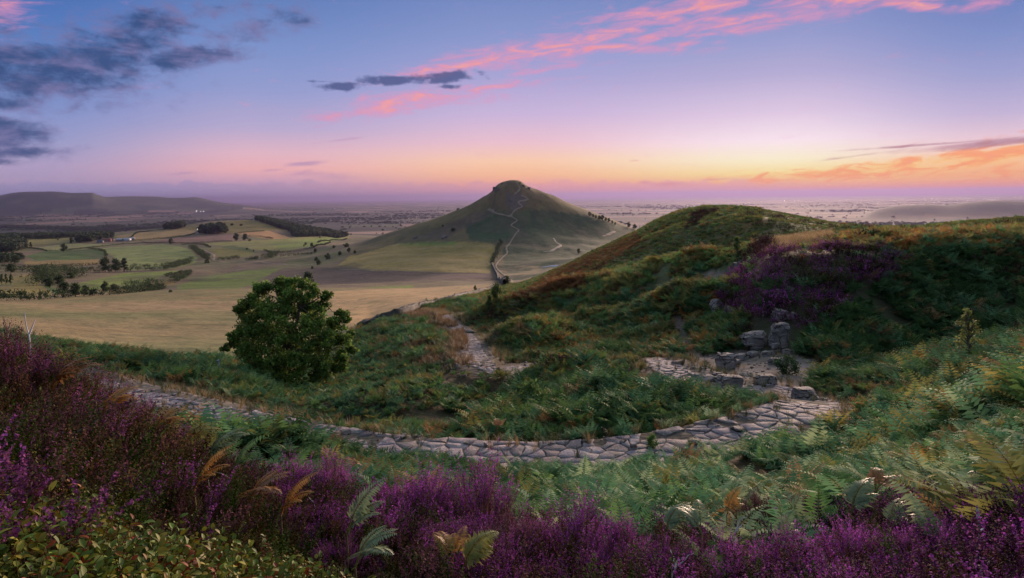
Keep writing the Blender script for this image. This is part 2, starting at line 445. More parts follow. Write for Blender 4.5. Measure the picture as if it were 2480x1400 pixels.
grad = col
pos = wt.n('ShaderNodeCombineXYZ'); wt.l(AZ, pos.inputs[0]); wt.l(wt.m('MULTIPLY', EL, 2.6), pos.inputs[1])
n_big = wt.noise(pos.outputs[0], .33, 7, .6, .25, '2D')
pos2 = wt.n('ShaderNodeCombineXYZ')
wt.l(wt.m('ADD', AZ, wt.m('MULTIPLY', EL, 1.2)), pos2.inputs[0]); wt.l(wt.m('ADD', wt.m('MULTIPLY', EL, 5.0), wt.m('MULTIPLY', AZ, -.75)), pos2.inputs[1])
n_str = wt.noise(pos2.outputs[0], .30, 7, .64, .5, '2D')
pos3 = wt.n('ShaderNodeCombineXYZ'); wt.l(AZ, pos3.inputs[0]); wt.l(wt.m('MULTIPLY', EL, 1.7), pos3.inputs[1])
n_puf = wt.noise(pos3.outputs[0], .55, 8, .62, .15, '2D')
def blob(px, py, rx, ry, ang=0.0, amp=1.0):
    """soft ellipse about a place in the sky"""
    a0, e0 = azel(px, py); sx = rx / 1616 * R2D; sy = ry / 1616 * R2D
    ca, sa = math.cos(math.radians(ang)), math.sin(math.radians(ang))
    dx = wt.m('SUBTRACT', AZ, a0); dy = wt.m('SUBTRACT', EL, e0)
    p = wt.m('ADD', wt.m('MULTIPLY', dx, ca / sx), wt.m('MULTIPLY', dy, sa / sx))
    q = wt.m('SUBTRACT', wt.m('MULTIPLY', dy, ca / sy), wt.m('MULTIPLY', dx, sa / sy))
    d = wt.m('ADD', wt.m('MULTIPLY', p, p), wt.m('MULTIPLY', q, q))
    e = wt.m('EXPONENT', wt.m('MULTIPLY', d, -.8))
    return wt.m('MULTIPLY', e, amp) if amp != 1.0 else e
def cover(blobs, noise, bn, lo, hi):
    s = None
    for b in blobs:
        e = blob(*b); s = e if s is None else wt.m('MAXIMUM', s, e)
    d = wt.m('ADD', s, wt.m('MULTIPLY', wt.m('SUBTRACT', noise, .5), bn))
    return wt.ss(d, lo, hi), s
def over(base, colour, f):
    return wt.mix(f, base, colour)
# veil low over the horizon
bank_el = wt.m('ADD', wt.m('MULTIPLY', wt.m('SUBTRACT', n_puf, .5), 1.5), wt.m('ADD', 1.22, wt.m('MULTIPLY', AZ, -.006)))
bankf = wt.ss(wt.m('SUBTRACT', bank_el, EL), -.06, .16)
bank_side = wt.m('SUBTRACT', 1.0, wt.ss(AZ, 16, 27))
bank_col = wt.mix(wt.ss(AZ, -34, 8), lin(160, 150, 192), lin(238, 166, 162))
bank_col = wt.mix(wt.ss(EL, 1.2, -.1), bank_col, wt.mix(wt.ss(AZ, -30, 10), lin(146, 142, 186), lin(224, 152, 152)))
col = over(col, bank_col, wt.m('MULTIPLY', wt.m('MULTIPLY', bankf, bank_side), .75))
# orange sheets to the right
o, os_ = cover([(2180,402,330,22,7),(1950,425,170,17,2),(2420,376,240,30,9),(2330,432,260,10,3,.8),(2250,425,300,7,2,.7),(1840,412,80,9,3,.55)], n_str, 2.1, .46, 1.02)
col = over(col, wt.mix(wt.ss(n_str, .4, .62), lin(255, 206, 122), lin(254, 156, 86)), wt.m('MULTIPLY', o, .85))
o, _ = cover([(2440,343,210,9,4),(2240,351,190,4,2,.8),(2120,372,200,4,6,.6)], n_str, .9, .35, 1.0)
col = over(col, lin(172, 118, 134), wt.m('MULTIPLY', o, .8))
# pink streaks
pk = [(1090,163,150,20,10),(1200,138,170,30,9),(1400,104,240,34,10),(1540,118,180,14,-4,.85),(1640,28,220,34,7),(1560,88,260,22,8,.85),(1730,60,250,17,4,.85),(1860,58,230,14,3,.95),(1300,170,150,12,6,.7),
      (2080,0,250,19,-4),(2200,12,110,12,-14),(1950,22,90,12,6,.85),(1660,107,70,8,0,.85),(930,264,190,17,8),(1010,240,220,24,6,.95),(1190,212,170,13,5,.85),(900,235,120,10,8,.7),(2360,18,70,11,2,.75),(10,22,70,34,20,.8)]
p_, ps = cover(pk, n_str, 2.1, .22, 1.30)
core = wt.ss(wt.m('ADD', ps, wt.m('MULTIPLY', wt.m('SUBTRACT', n_str, .5), 1.8)), .75, 1.25)
col = over(col, wt.mix(core, lin(228, 148, 186), wt.mix(n_puf, lin(240, 138, 156), lin(255, 178, 158))), wt.m('MULTIPLY', p_, .85))
# faint mauve wisps
o, _ = cover([(745,395,75,8,6),(660,412,40,4,5,.8),(820,340,160,5,8,.7),(440,420,50,6,4,.8),(800,425,110,14,-4,.8),(1610,446,70,7,2,.9),(1535,389,18,2.2,0),(1740,434,60,3,3,.8),(1560,441,20,5,0),(1340,330,10,4,0,.1)], n_str, .9, .42, 1.05)
col = over(col, wt.mix(wt.ss(AZ, -20, 10), lin(176, 142, 184), lin(222, 140, 142)), wt.m('MULTIPLY', o, .7))
# slate-blue cumulus
dk = [(60,170,270,82,4),(235,150,170,80,16),(345,82,120,70,24),(440,140,150,34,12),(620,70,190,36,14,.72),(540,25,190,30,6,.62),(705,45,90,30,0,.78),(0,325,100,48,0),(25,368,110,17,4),(0,392,60,13,0,.8),(0,245,130,34,5,.9),(0,80,120,50,0,.62)]
d_, ds = cover(dk, n_puf, 1.35, .30, 1.05)
thick = wt.ss(wt.m('ADD', ds, wt.m('MULTIPLY', wt.m('SUBTRACT', n_big, .5), 1.6)), .42, 1.1)
dcol = wt.mix(thick, lin(122, 118, 164), lin(52, 78, 126))
col = over(col, dcol, wt.m('MULTIPLY', d_, .92))
o, _ = cover([(835,208,55,11,2),(950,195,95,14,2),(1080,189,62,17,8),(1163,177,26,9,-25,.8),(1085,210,50,8,0,.8),(780,197,40,4,0,.7)], n_puf, 1.5, .36, .85)
col = over(col, lin(76, 90, 138), wt.m('MULTIPLY', o, .9))
# high sky, out of the picture: the clear dusk sky that lights the land
sky = wt.n('ShaderNodeTexSky'); sky.sky_type = 'NISHITA'; sky.sun_disc = False
sky.sun_elevation = SUN_EL; sky.sun_rotation = SUN_AZ; sky.altitude = 300
skyc = wt.mix(1.0, sky.outputs[0], SKY_TONE, 'MULTIPLY')
bg_high = wt.n('ShaderNodeBackground'); wt.l(skyc, bg_high.inputs['Color']); bg_high.inputs['Strength'].default_value = SKYK
bg_plain = wt.n('ShaderNodeBackground'); wt.l(grad, bg_plain.inputs['Color']); bg_plain.inputs['Strength'].default_value = 2.0**-EXPO
wt.l(col, bg.inputs['Color']); bg.inputs['Strength'].default_value = 2.0**-EXPO
west = wt.m('MULTIPLY', wt.ss(AZ, -50, -43), wt.m('SUBTRACT', 1.0, wt.ss(AZ, 43, 50)))
mx1 = wt.n('ShaderNodeMixShader'); wt.l(west, mx1.inputs[0]); wt.l(bg_plain.outputs[0], mx1.inputs[1]); wt.l(bg.outputs[0], mx1.inputs[2])
mx2 = wt.n('ShaderNodeMixShader'); wt.l(wt.ss(EL, 18.5, 34), mx2.inputs[0]); wt.l(mx1.outputs[0], mx2.inputs[1]); wt.l(bg_high.outputs[0], mx2.inputs[2])
wt.l(mx2.outputs[0], wn['World Output'].inputs['Surface'])

sun_d = bpy.data.lights.new('sun', 'SUN'); sun = bpy.data.objects.new('sun', sun_d); COL.objects.link(sun)
sun_d.energy = SUN_E; sun_d.angle = math.radians(20); sun_d.color = (1.0, .70, .52)
sd = Vector((math.sin(SUN_AZ) * math.cos(SUN_EL), math.cos(SUN_AZ) * math.cos(SUN_EL), math.sin(SUN_EL)))
sun.rotation_euler = sd.to_track_quat('Z', 'Y').to_euler()

# ------------------------------------------------------------------ air
def haze_box(dens):
    v = [(-70000, -3000, -420), (70000, -3000, -420), (70000, 70000, -420), (-70000, 70000, -420),
         (-70000, -3000, 210), (70000, -3000, 210), (70000, 70000, 210), (-70000, 70000, 210)]
    me = new_mesh('haze', np.array(v), np.array([(3, 2, 1, 0), (4, 5, 6, 7), (0, 1, 5, 4), (1, 2, 6, 5), (2, 3, 7, 6), (3, 0, 4, 7)]), smooth_shade=False)
    m = bpy.data.materials.new('haze'); m.use_nodes = True
    m.node_tree.nodes.clear()
    out = m.node_tree.nodes.new('ShaderNodeOutputMaterial'); pv = m.node_tree.nodes.new('ShaderNodeVolumePrincipled')
    pv.inputs['Density'].default_value = dens; pv.inputs['Color'].default_value = HAZE_C
    pv.inputs['Anisotropy'].default_value = .45
    m.node_tree.links.new(pv.outputs[0], out.inputs['Volume'])
    o = obj('haze', me, m); tag(o, 'thin lilac haze over the far plain', None, None, 'stuff')
if HAZE > 0: haze_box(HAZE)
# ------------------------------------------------------------------ colours of the ground
PXG, PYG = project(XG, YG, ZG)
CG = np.zeros((NC, NS, 3))
def mixc(mask, c):
    global CG
    CG += mask[..., None] * (np.asarray(c) - CG)
nA = fbm(XG / 60, YG / 60, 21, 4); nB = fbm(XG / 14, YG / 14, 31, 4); nC_ = fbm(XG / 3, YG / 3, 41, 3)
nF = fbm(XG / 160, YG / 160, 51, 4)
# the moor under its plants: peaty brown and dull green, darkened as painted shade
CG[:] = (.032, .032, .018)
mixc(smooth(.42, .62, nB), (.045, .032, .018))
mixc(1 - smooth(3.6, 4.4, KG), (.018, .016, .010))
hillside = smooth(8.6, 9.2, KG) * (1 - smooth(11.2, 11.6, KG))
mixc(hillside * .9, (.085, .078, .035)); mixc(hillside * smooth(.5, .7, nB), (.13, .075, .035)); mixc(hillside * smooth(.5, .65, nA) * .7, (.075, .10, .05))
# pasture on the left
PAST = [(-400,1000),(-400,690),(0,690),(400,690),(760,690),(1000,690),(1225,683),(1215,697),(1130,716),(1060,736),(1000,754),(930,780),(880,793),(840,850),(640,895),(560,886),(440,882),(300,872),(180,852),(60,826),(0,815),(-400,760)]
pasture = inpoly(PXG, PYG, PAST) & (KG > 6.4) & (KG < 11.6)
pm = pasture.astype(float)
mixc(pm, (.275, .185, .100)); mixc(pm * smooth(.42, .66, nA), (.19, .158, .072)); mixc(pm * smooth(.5, .7, nB) * .7, (.26, .17, .085)); mixc(pm * smooth(.48, .68, nF) * .75, (.15, .155, .062))
straw = inpoly(PXG, PYG, [(720,712),(850,703),(1000,697),(1190,690),(1180,702),(1000,752),(900,785),(850,795),(800,750)]) & (KG > 7)
mixc(straw * .8, (.42, .255, .125)); mixc(straw * smooth(.5, .7, nB) * .5, (.33, .22, .10))
# valley
valley = (KG >= 11.35) & (KG < 17.45)
vm = valley.astype(float) * smooth(11.3, 11.5, KG)
mixc(vm, (.165, .125, .072)); mixc(vm * smooth(.45, .6, nF), (.125, .118, .055)); mixc(vm * smooth(.5, .65, nA) * .8, (.15, .10, .075))
FIELDS = [
 ([(232,602),(300,597),(400,591),(440,598),(462,606),(478,622),(474,637),(420,650),(312,656),(306,640),(258,612)], (.19,.21,.095)),
 ([(85,601),(165,590),(300,592),(230,601),(150,608),(110,606)], (.20,.20,.10)),
 ([(35,583),(170,575),(175,588),(85,598),(60,598)], (.19,.165,.075)),
 ([(350,588),(440,574),(565,567),(563,582),(470,589),(380,590)], (.17,.105,.095)),
 ([(275,572),(350,560),(440,553),(482,562),(470,567),(380,579),(325,582)], (.27,.19,.105)),
 ([(440,553),(520,538),(600,532),(690,550),(690,556),(600,563),(540,566),(490,560)], (.17,.135,.06)),
 ([(568,565),(650,559),(712,578),(660,580),(610,572)], (.42,.25,.145)),
 ([(470,590),(640,581),(770,571),(850,566),(845,576),(770,590),(690,610),(640,607),(560,596)], (.19,.185,.075)),
 ([(640,590),(780,575),(845,572),(780,592),(700,606)], (.15,.19,.06)),
 ([(60,633),(240,628),(236,640),(60,650)], (.24,.17,.085)),
 ([(110,608),(240,604),(262,616),(240,628),(90,632),(60,620)], (.06,.095,.035)),
 ([(0,668),(150,660),(142,672),(90,690),(0,690)], (.21,.17,.08)),
 ([(170,690),(300,662),(440,655),(400,667),(330,690),(200,705)], (.15,.18,.06)),
 ([(230,705),(330,690),(430,672),(420,690),(300,712)], (.20,.14,.07)),
 ([(0,691),(90,689),(125,705),(130,720),(0,730)], (.22,.18,.08)),
 ([(105,690),(140,700),(160,715),(150,718),(120,703)], (.05,.11,.03)),
 ([(430,690),(520,668),(600,655),(680,650),(610,690),(560,705),(430,708)], (.13,.16,.055)),
 ([(620,690),(660,660),(760,648),(880,648),(880,668),(760,690)], (.115,.085,.075)),
 ([(760,650),(900,655),(1190,664),(1185,676),(1060,676),(900,686),(760,690)], (.105,.075,.072)),
 ([(820,642),(860,610),(960,588),(1060,585),(1195,589),(1203,612),(1186,662),(1080,660),(900,655)], (.24,.185,.085)),
 ([(960,595),(1000,585),(1110,586),(1100,594)], (.15,.19,.065)),
 ([(840,700),(1000,690),(1000,704),(860,708)], (.16,.20,.06)),
 ([(505,604),(560,596),(620,612),(600,622),(520,622)], (.15,.135,.055)),
 ([(535,600),(560,594),(600,600),(625,615),(590,606)], (.06,.085,.035)),
]
fuzz = (fbm(XG / 25, YG / 25, 61, 3) - .5) * 5
for poly, c in FIELDS:
    mk = inpoly(PXG + fuzz, PYG + fuzz * .4, poly) & valley
    tone = .82 + .36 * nB + .25 * (nA - .5)
    cc_ = np.asarray(c); cc_ = np.clip(cc_ + .30 * (cc_ - cc_.mean()), .01, 1)
    CG += (mk * .88)[..., None] * (cc_ * tone[..., None] - CG)
stripe = inpoly(PXG, PYG, [(850,630),(960,590),(1190,592),(1186,655),(900,650)]) & valley
mixc(stripe * smooth(.2, .9, np.sin((XG * .35 + YG * .94) / 7.5 + 3 * nA)) * .4, (.33, .24, .12))
mixc(stripe * smooth(.5, .75, nA) * .4, (.15, .14, .06))
# the cone
CONE = [(830,612),(940,562),(1060,524),(1120,502),(1165,480),(1190,464),(1205,444),(1240,430),(1275,442),(1320,464),(1400,498),(1540,552),(1620,580),(1560,640),(1380,690),(1235,690),(1200,640),(1196,590),(1060,583),(960,590),(860,620)]
cone = inpoly(PXG, PYG, CONE) & (KG > 12) & (KG < 15.4)
cm = cone.astype(float)
mixc(cm, (.16, .125, .06)); mixc(cm * smooth(.45, .62, nA), (.115, .10, .055)); mixc(cm * smooth(.52, .7, nB) * .6, (.17, .11, .06))
gz = inpoly(PXG + fuzz * 3, PYG + fuzz * 2, [(1130,545),(1180,520),(1300,505),(1420,520),(1540,556),(1600,590),(1540,640),(1380,690),(1250,690),(1215,640),(1225,580),(1130,572)]) & cone
gz_all = smooth(12, 12.5, KG) * (KG < 15.4) * cone
mixc(gz * .85, (.045, .070, .042)); mixc(gz * smooth(.5, .66, nB) * .6, (.10, .115, .06))
gz = inpoly(PXG + fuzz * 2, PYG + fuzz * 2, [(1120,540),(1200,530),(1235,560),(1222,592),(1140,584)]) & cone
mixc(gz * .8, (.045, .078, .040))
up = inpoly(PXG + fuzz, PYG + fuzz, [(1180,480),(1240,432),(1285,452),(1330,480),(1250,520),(1190,505)]) & cone
mixc(up * .7, (.15, .105, .06)); mixc(up * smooth(.5, .62, fbm(XG / 6, YG / 6, 71, 3)) * .6, (.10, .075, .055))
mixc((inpoly(PXG + fuzz, PYG + fuzz * .5, [(1225,470),(1262,468),(1275,492),(1250,510),(1228,500)]) & cone) * .7, (.13, .10, .105))
mixc((inpoly(PXG + fuzz, PYG + fuzz * .6, [(990,575),(1020,572),(1150,515),(1200,512),(1180,530),(1110,560),(1080,582)]) & cone) * .5, (.125, .085, .085))
shoulder = inpoly(PXG + fuzz, PYG + fuzz, [(1230,690),(1210,655),(1270,640),(1420,660),(1330,690)]) & (KG > 11.3) & (KG < 15)
mixc(shoulder * smooth(.35, .6, nB) * .9, (.27, .19, .105))
# the plain: a patchwork of fields in strips, hedges between
wob = (fbm(XG / 900, YG / 900, 81, 3) - .5) * 500
cx = (XG + .25 * YG + wob) / 420; cy = (YG - .18 * XG + wob * 1.3) / 520
jx = np.floor(cx + .35 * vnoise(cx * 0 + np.floor(cy) * 3.7, cy * 0, 5)); jy = np.floor(cy)
hh = _hash(jx, jy, 91); h2 = _hash(jx, jy, 92)
pal = np.array([(.36,.22,.17),(.07,.08,.055),(.05,.06,.045),(.44,.27,.20),(.06,.07,.05),(.11,.13,.07),(.05,.055,.04),(.30,.19,.15),(.06,.07,.05),(.045,.055,.04)])
pc = pal[(hh * 9.99).astype(int)] * (.34 + .2 * h2)[..., None]
fx = np.abs((cx + .35 * vnoise(cx * 0 + np.floor(cy) * 3.7, cy * 0, 5)) % 1 - .5); fy = np.abs(cy % 1 - .5)
hedge = np.maximum(smooth(.455, .49, fx), smooth(.44, .48, fy))
pl = smooth(17.35, 17.6, KG)
CG += pl[..., None] * (pc - CG)
mixc(pl * hedge * .85, (.035, .045, .030))
mixc(pl * smooth(.50, .60, fbm(XG / 1500, YG / 900, 95, 3)) * .85, (.030, .036, .028))
hills_far = ((KG > 22.3) & (KG < 24.95) & (PXG < 560)) | ((KG > 19.2) & (KG < 20.95) & (PXG > 2080))
mixc(hills_far * .9, (.035, .045, .035))
mixc(hills_far * smooth(.5, .7, fbm(XG / 700, YG / 500, 97, 3)) * .5, (.11, .10, .06))
# bare earth round the rocks and beside the path
DIRT = [(1628,905),(1660,880),(1640,850),(1622,800),(1612,772),(1640,762),(1665,785),(1680,830),(1700,862),(1760,850),(1830,848),(1880,858),(1960,868),(2010,890),(1985,930),(1930,950),(1840,942),(1750,940),(1690,932)]
DIRT2 = [(1690,668),(1740,655),(1775,665),(1768,690),(1720,688)]
fz = (fbm(XG / 1.6, YG / 1.6, 101, 3) - .5) * 26
dirtm = (inpoly(PXG + fz, PYG + fz, DIRT) | inpoly(PXG + fz, PYG + fz * .5, DIRT2)) & (KG > 5.5) & (KG < 10.4)
dm = dirtm.astype(float)
mixc(dm, (.150, .115, .105)); mixc(dm * smooth(.45, .65, nC_) * .7, (.105, .085, .070)); mixc(dm * smooth(.55, .7, fbm(XG / .5, YG / .5, 103, 2)) * .5, (.20, .165, .155))
near = (RG < 130) & (RG > 8)
dpath = np.full(RG.shape, 99.0)
mm = near & (XG > MAIN[:, 0].min() - 5) & (XG < MAIN[:, 0].max() + 5)
dpath[mm], _ = seg_dist(XG[mm], YG[mm], MAIN)
mixc((1 - smooth(.75, 1.35, dpath + (nC_ - .5) * 1.0)) * .9, (.085, .070, .062))
# worn dirt apron on the left of the path
ap = inpoly(PXG + fz * .6, PYG + fz * .4, [(300,915),(420,932),(520,965),(620,985),(560,1005),(420,975),(330,945)]) & (KG > 4) & (KG < 6.5)
mixc(ap * .8, (.17, .135, .115))
# rusty and straw swathes on the near hill
rust = inpoly(PXG + fuzz * 3, PYG + fuzz * 2, [(1235,728),(1330,664),(1440,612),(1545,570),(1548,585),(1480,625),(1420,680),(1330,720),(1260,745)]) & (KG > 8) & (KG < 11.5)
mixc(rust * .85, (.17, .080, .035))
strawb = inpoly(PXG + fuzz, PYG + fuzz * .5, [(1845,605),(1880,582),(1950,568),(2005,562),(2000,570),(1920,592),(1880,612),(1850,632)]) & (KG > 8.6) & (KG < 11)
mixc(strawb * .9, (.22, .155, .085))

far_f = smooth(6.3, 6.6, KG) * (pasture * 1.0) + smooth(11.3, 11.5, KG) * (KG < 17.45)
CG *= (1 - .20 * np.clip(far_f, 0, 1))[..., None]  # valley colours darkened for its shadowed tone, pasture along with it
scr = smooth(.56, .64, fbm(XG / 38, YG / 38, 111, 4)) * smooth(11.3, 11.5, KG) * (KG < 15.5) * (~stripe)
mixc(scr * .45, (.075, .062, .045))
spk = smooth(.66, .72, fbm(XG / 5, YG / 5, 113, 3)) * pasture
mixc(spk * .5, (.10, .10, .045))

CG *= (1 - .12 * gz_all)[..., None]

def ground_mat(nt, b):
    at_ = nt.n('ShaderNodeAttribute'); at_.attribute_name = 'Col'
    geo = nt.n('ShaderNodeNewGeometry')
    p = geo.outputs['Position']
    n1 = nt.noise(p, 2.2, 6, .65); n15 = nt.noise(p, .55, 5, .7); n2 = nt.noise(p, .11, 6, .62); n3 = nt.noise(p, .012, 5, .6)
    f = nt.m('ADD', nt.m('ADD', nt.m('MULTIPLY', n1, .40), nt.m('MULTIPLY', n15, .95)), nt.m('ADD', nt.m('MULTIPLY', n2, .8), nt.m('MULTIPLY', n3, .55)))
    g = nt.n('ShaderNodeCombineColor'); k = nt.m('ADD', -.35, f)
    for i in range(3): nt.l(k, g.inputs[i])
    c = nt.mix(1.0, at_.outputs['Color'], g.outputs[0], 'MULTIPLY')
    nt.l(c, b.inputs['Base Color'])
    bp = nt.n('ShaderNodeBump'); bp.inputs['Strength'].default_value = .5; bp.inputs['Distance'].default_value = .12
    nt.l(n1, bp.inputs['Height'])
    bp2 = nt.n('ShaderNodeBump'); bp2.inputs['Strength'].default_value = .45; bp2.inputs['Distance'].default_value = 3.0
    nt.l(n2, bp2.inputs['Height']); nt.l(bp.outputs[0], bp2.inputs['Normal'])
    nt.l(bp2.outputs[0], b.inputs['Normal'])
M_GROUND = material('ground', ground_mat, .95, .1)

# one sheet of land, cut along natural lines into the pieces one would name
zone = np.zeros((NC, NS), int)
zone[pasture] = 1
zone[KG >= 11.3] = 2
zone[cone] = 3
zone[(KG >= 17.4)] = 4
zone[hills_far] = 5
vid = np.arange(NC * NS).reshape(NC, NS)
quads = np.stack([vid[:-1, :-1], vid[1:, :-1], vid[1:, 1:], vid[:-1, 1:]], -1).reshape(-1, 4)
qz = zone[:-1, :-1].reshape(-1)
P = np.stack([XG, YG, ZG], -1).reshape(-1, 3); CF = CG.reshape(-1, 3)
gx = np.gradient(np.stack([XG, YG, ZG], -1), axis=0); gy = np.gradient(np.stack([XG, YG, ZG], -1), axis=1)
NG = np.cross(gx, gy); NG /= np.linalg.norm(NG, axis=-1, keepdims=True) + 1e-12
NG[NG[..., 2] < 0] *= -1
NF = NG.reshape(-1, 3)
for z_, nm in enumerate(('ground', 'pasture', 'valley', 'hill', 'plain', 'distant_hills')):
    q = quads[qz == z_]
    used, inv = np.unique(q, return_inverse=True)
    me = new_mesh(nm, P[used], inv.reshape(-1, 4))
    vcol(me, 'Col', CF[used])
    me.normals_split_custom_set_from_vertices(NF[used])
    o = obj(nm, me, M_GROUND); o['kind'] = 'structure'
# ground under and behind the camera
a_ = np.linspace(-105 * D2R, 105 * D2R, 60); back = []
for a in np.linspace(105 * D2R, 255 * D2R, 40): back.append(a)
bv, bf = [], []
for a in back:
    x0, y0 = math.sin(105 * D2R), math.cos(105 * D2R)
    for r in (.7, 3, 12, 60, 400):
        bv.append((r * math.sin(a), r * math.cos(a), -1.45 + .06 * (r - .7) * (r < 20) + (.06 * 11.3 if r > 20 else 0)))
for i in range(len(back) - 1):
    for j in range(4):
        bf.append((i * 5 + j, i * 5 + j + 1, i * 5 + 5 + j + 1, i * 5 + 5 + j))
n0 = len(bv); bv.append((0, 0, -1.45))
th = [math.atan2(v[0], v[1]) for v in bv[:-1:5]]
rim = [(0.7 * math.sin(p), .7 * math.cos(p), float(ZG[i, 0])) for i, p in enumerate(PHI)]
st = len(bv); bv += rim
bt = [(n0, st + i, st + i + 1) for i in range(NC - 1)] + [(n0, (i + 1) * 5, i * 5) for i in range(len(back) - 1)]
me = new_mesh('hillside', np.array(bv), [np.array(bf), np.array(bt)])
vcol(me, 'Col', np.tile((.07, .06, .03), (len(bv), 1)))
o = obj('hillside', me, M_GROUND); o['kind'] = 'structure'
# ------------------------------------------------------------------ leaf materials
def leaf_mat(name, rough=.55, transl=.3, use_tint=True, obj_tint=False, nscale=0.0, spec=.3):
    m = bpy.data.materials.new(name); m.use_nodes = True
    nt = NT(m.node_tree); b = m.node_tree.nodes['Principled BSDF']; out = m.node_tree.nodes['Material Output']
    a = nt.n('ShaderNodeAttribute'); a.attribute_name = 'Col'
    c = a.outputs['Color']
    if use_tint:
        t = nt.n('ShaderNodeAttribute'); t.attribute_type = 'INSTANCER'; t.attribute_name = 'tint'
        c = nt.mix(1.0, c, t.outputs['Color'], 'MULTIPLY')
    if obj_tint:
        oi = nt.n('ShaderNodeObjectInfo')
        c = nt.mix(1.0, c, oi.outputs['Color'], 'MULTIPLY')
    if nscale:
        geo = nt.n('ShaderNodeNewGeometry'); nz = nt.noise(geo.outputs['Position'], nscale, 3, .6)
        g = nt.n('ShaderNodeCombineColor'); k = nt.m('ADD', .45, nt.m('MULTIPLY', nz, 1.1))
        for i in range(3): nt.l(k, g.inputs[i])
        c = nt.mix(1.0, c, g.outputs[0], 'MULTIPLY')
    nt.l(c, b.inputs['Base Color'])
    b.inputs['Roughness'].default_value = rough; b.inputs['Specular IOR Level'].default_value = spec
    if transl > 0:
        tr = nt.n('ShaderNodeBsdfTranslucent'); nt.l(c, tr.inputs['Color'])
        mx = nt.n('ShaderNodeMixShader'); mx.inputs[0].default_value = transl
        nt.l(b.outputs[0], mx.inputs[1]); nt.l(tr.outputs[0], mx.inputs[2]); nt.l(mx.outputs[0], out.inputs['Surface'])
    return m
M_FERN = leaf_mat('bracken_leaf', .7, .35, spec=.04)
M_FERN_OBJ = leaf_mat('fern_leaf', .5, .35, False, True)
M_HEATH = leaf_mat('heather_spray', .8, .25, spec=.03)
M_HEATH_OBJ = leaf_mat('heather_blossom', .8, .25, False, True, spec=.03)
M_BILB = leaf_mat('bilberry_leaf', .55, .2, spec=.09)
M_GRASS = leaf_mat('grass_blade', .6, .3)
M_TREE = leaf_mat('tree_leaf', .6, .38, False, True, spec=.12)
M_WOOD_I = leaf_mat('wood_leaf', .7, .15)
def bark_build(nt, b):
    a = nt.n('ShaderNodeAttribute'); a.attribute_name = 'Col'
    geo = nt.n('ShaderNodeNewGeometry'); nz = nt.noise(geo.outputs['Position'], 14, 5, .65)
    g = nt.n('ShaderNodeCombineColor'); k = nt.m('ADD', .4, nt.m('MULTIPLY', nz, 1.2))
    for i in range(3): nt.l(k, g.inputs[i])
    nt.l(nt.mix(1.0, a.outputs['Color'], g.outputs[0], 'MULTIPLY'), b.inputs['Base Color'])
M_BARK = material('bark', bark_build, .9, .15)

# ------------------------------------------------------------------ scattering (growth nobody could count)
def scatter(name, protos, pos, rot, scl, idx, tint, label):
    n = len(pos)
    me = bpy.data.meshes.new(name); me.vertices.add(n)
    me.vertices.foreach_set('co', np.asarray(pos, np.float32).ravel())
    def fa(nm, typ, key, arr):
        a = me.attributes.new(nm, typ, 'POINT'); a.data.foreach_set(key, np.ascontiguousarray(arr).ravel())
    fa('rot', 'FLOAT_VECTOR', 'vector', np.asarray(rot, np.float32))
    scl = np.asarray(scl, np.float32)
    if scl.ndim == 1: scl = np.repeat(scl[:, None], 3, 1)
    fa('scl', 'FLOAT_VECTOR', 'vector', scl)
    fa('idx', 'INT', 'value', np.asarray(idx, np.int32))
    c = np.ones((n, 4), np.float32); c[:, :3] = tint
    fa('tint', 'FLOAT_COLOR', 'color', c)
    me.update()
    o = obj(name, me)
    coll = bpy.data.collections.new(name + '_kinds')
    for p in protos: coll.objects.link(p)
    g = bpy.data.node_groups.new(name, 'GeometryNodeTree')
    g.interface.new_socket('Geometry', in_out='INPUT', socket_type='NodeSocketGeometry')
    g.interface.new_socket('Geometry', in_out='OUTPUT', socket_type='NodeSocketGeometry')
    gi = g.nodes.new('NodeGroupInput'); go = g.nodes.new('NodeGroupOutput')
    ip = g.nodes.new('GeometryNodeInstanceOnPoints'); ci = g.nodes.new('GeometryNodeCollectionInfo')
    ci.inputs['Collection'].default_value = coll
    ci.inputs['Separate Children'].default_value = True; ci.inputs['Reset Children'].default_value = True
    ip.inputs['Pick Instance'].default_value = True
    def na(nm, typ):
        q = g.nodes.new('GeometryNodeInputNamedAttribute'); q.data_type = typ; q.inputs['Name'].default_value = nm
        return q.outputs['Attribute']
    L = g.links.new
    L(gi.outputs[0], ip.inputs['Points']); L(ci.outputs[0], ip.inputs['Instance'])
    L(na('idx', 'INT'), ip.inputs['Instance Index'])
    L(na('rot', 'FLOAT_VECTOR'), ip.inputs['Rotation']); L(na('scl', 'FLOAT_VECTOR'), ip.inputs['Scale'])
    L(ip.outputs[0], go.inputs[0])
    md = o.modifiers.new('growth', 'NODES'); md.node_group = g
    return tag(o, label, None, None, 'stuff')

def proto(name, mb, mat):
    me = mb.mesh(name) if isinstance(mb, MB) else mb
    if len(me.materials) == 0: me.materials.append(mat)
    return bpy.data.objects.new(name, me)

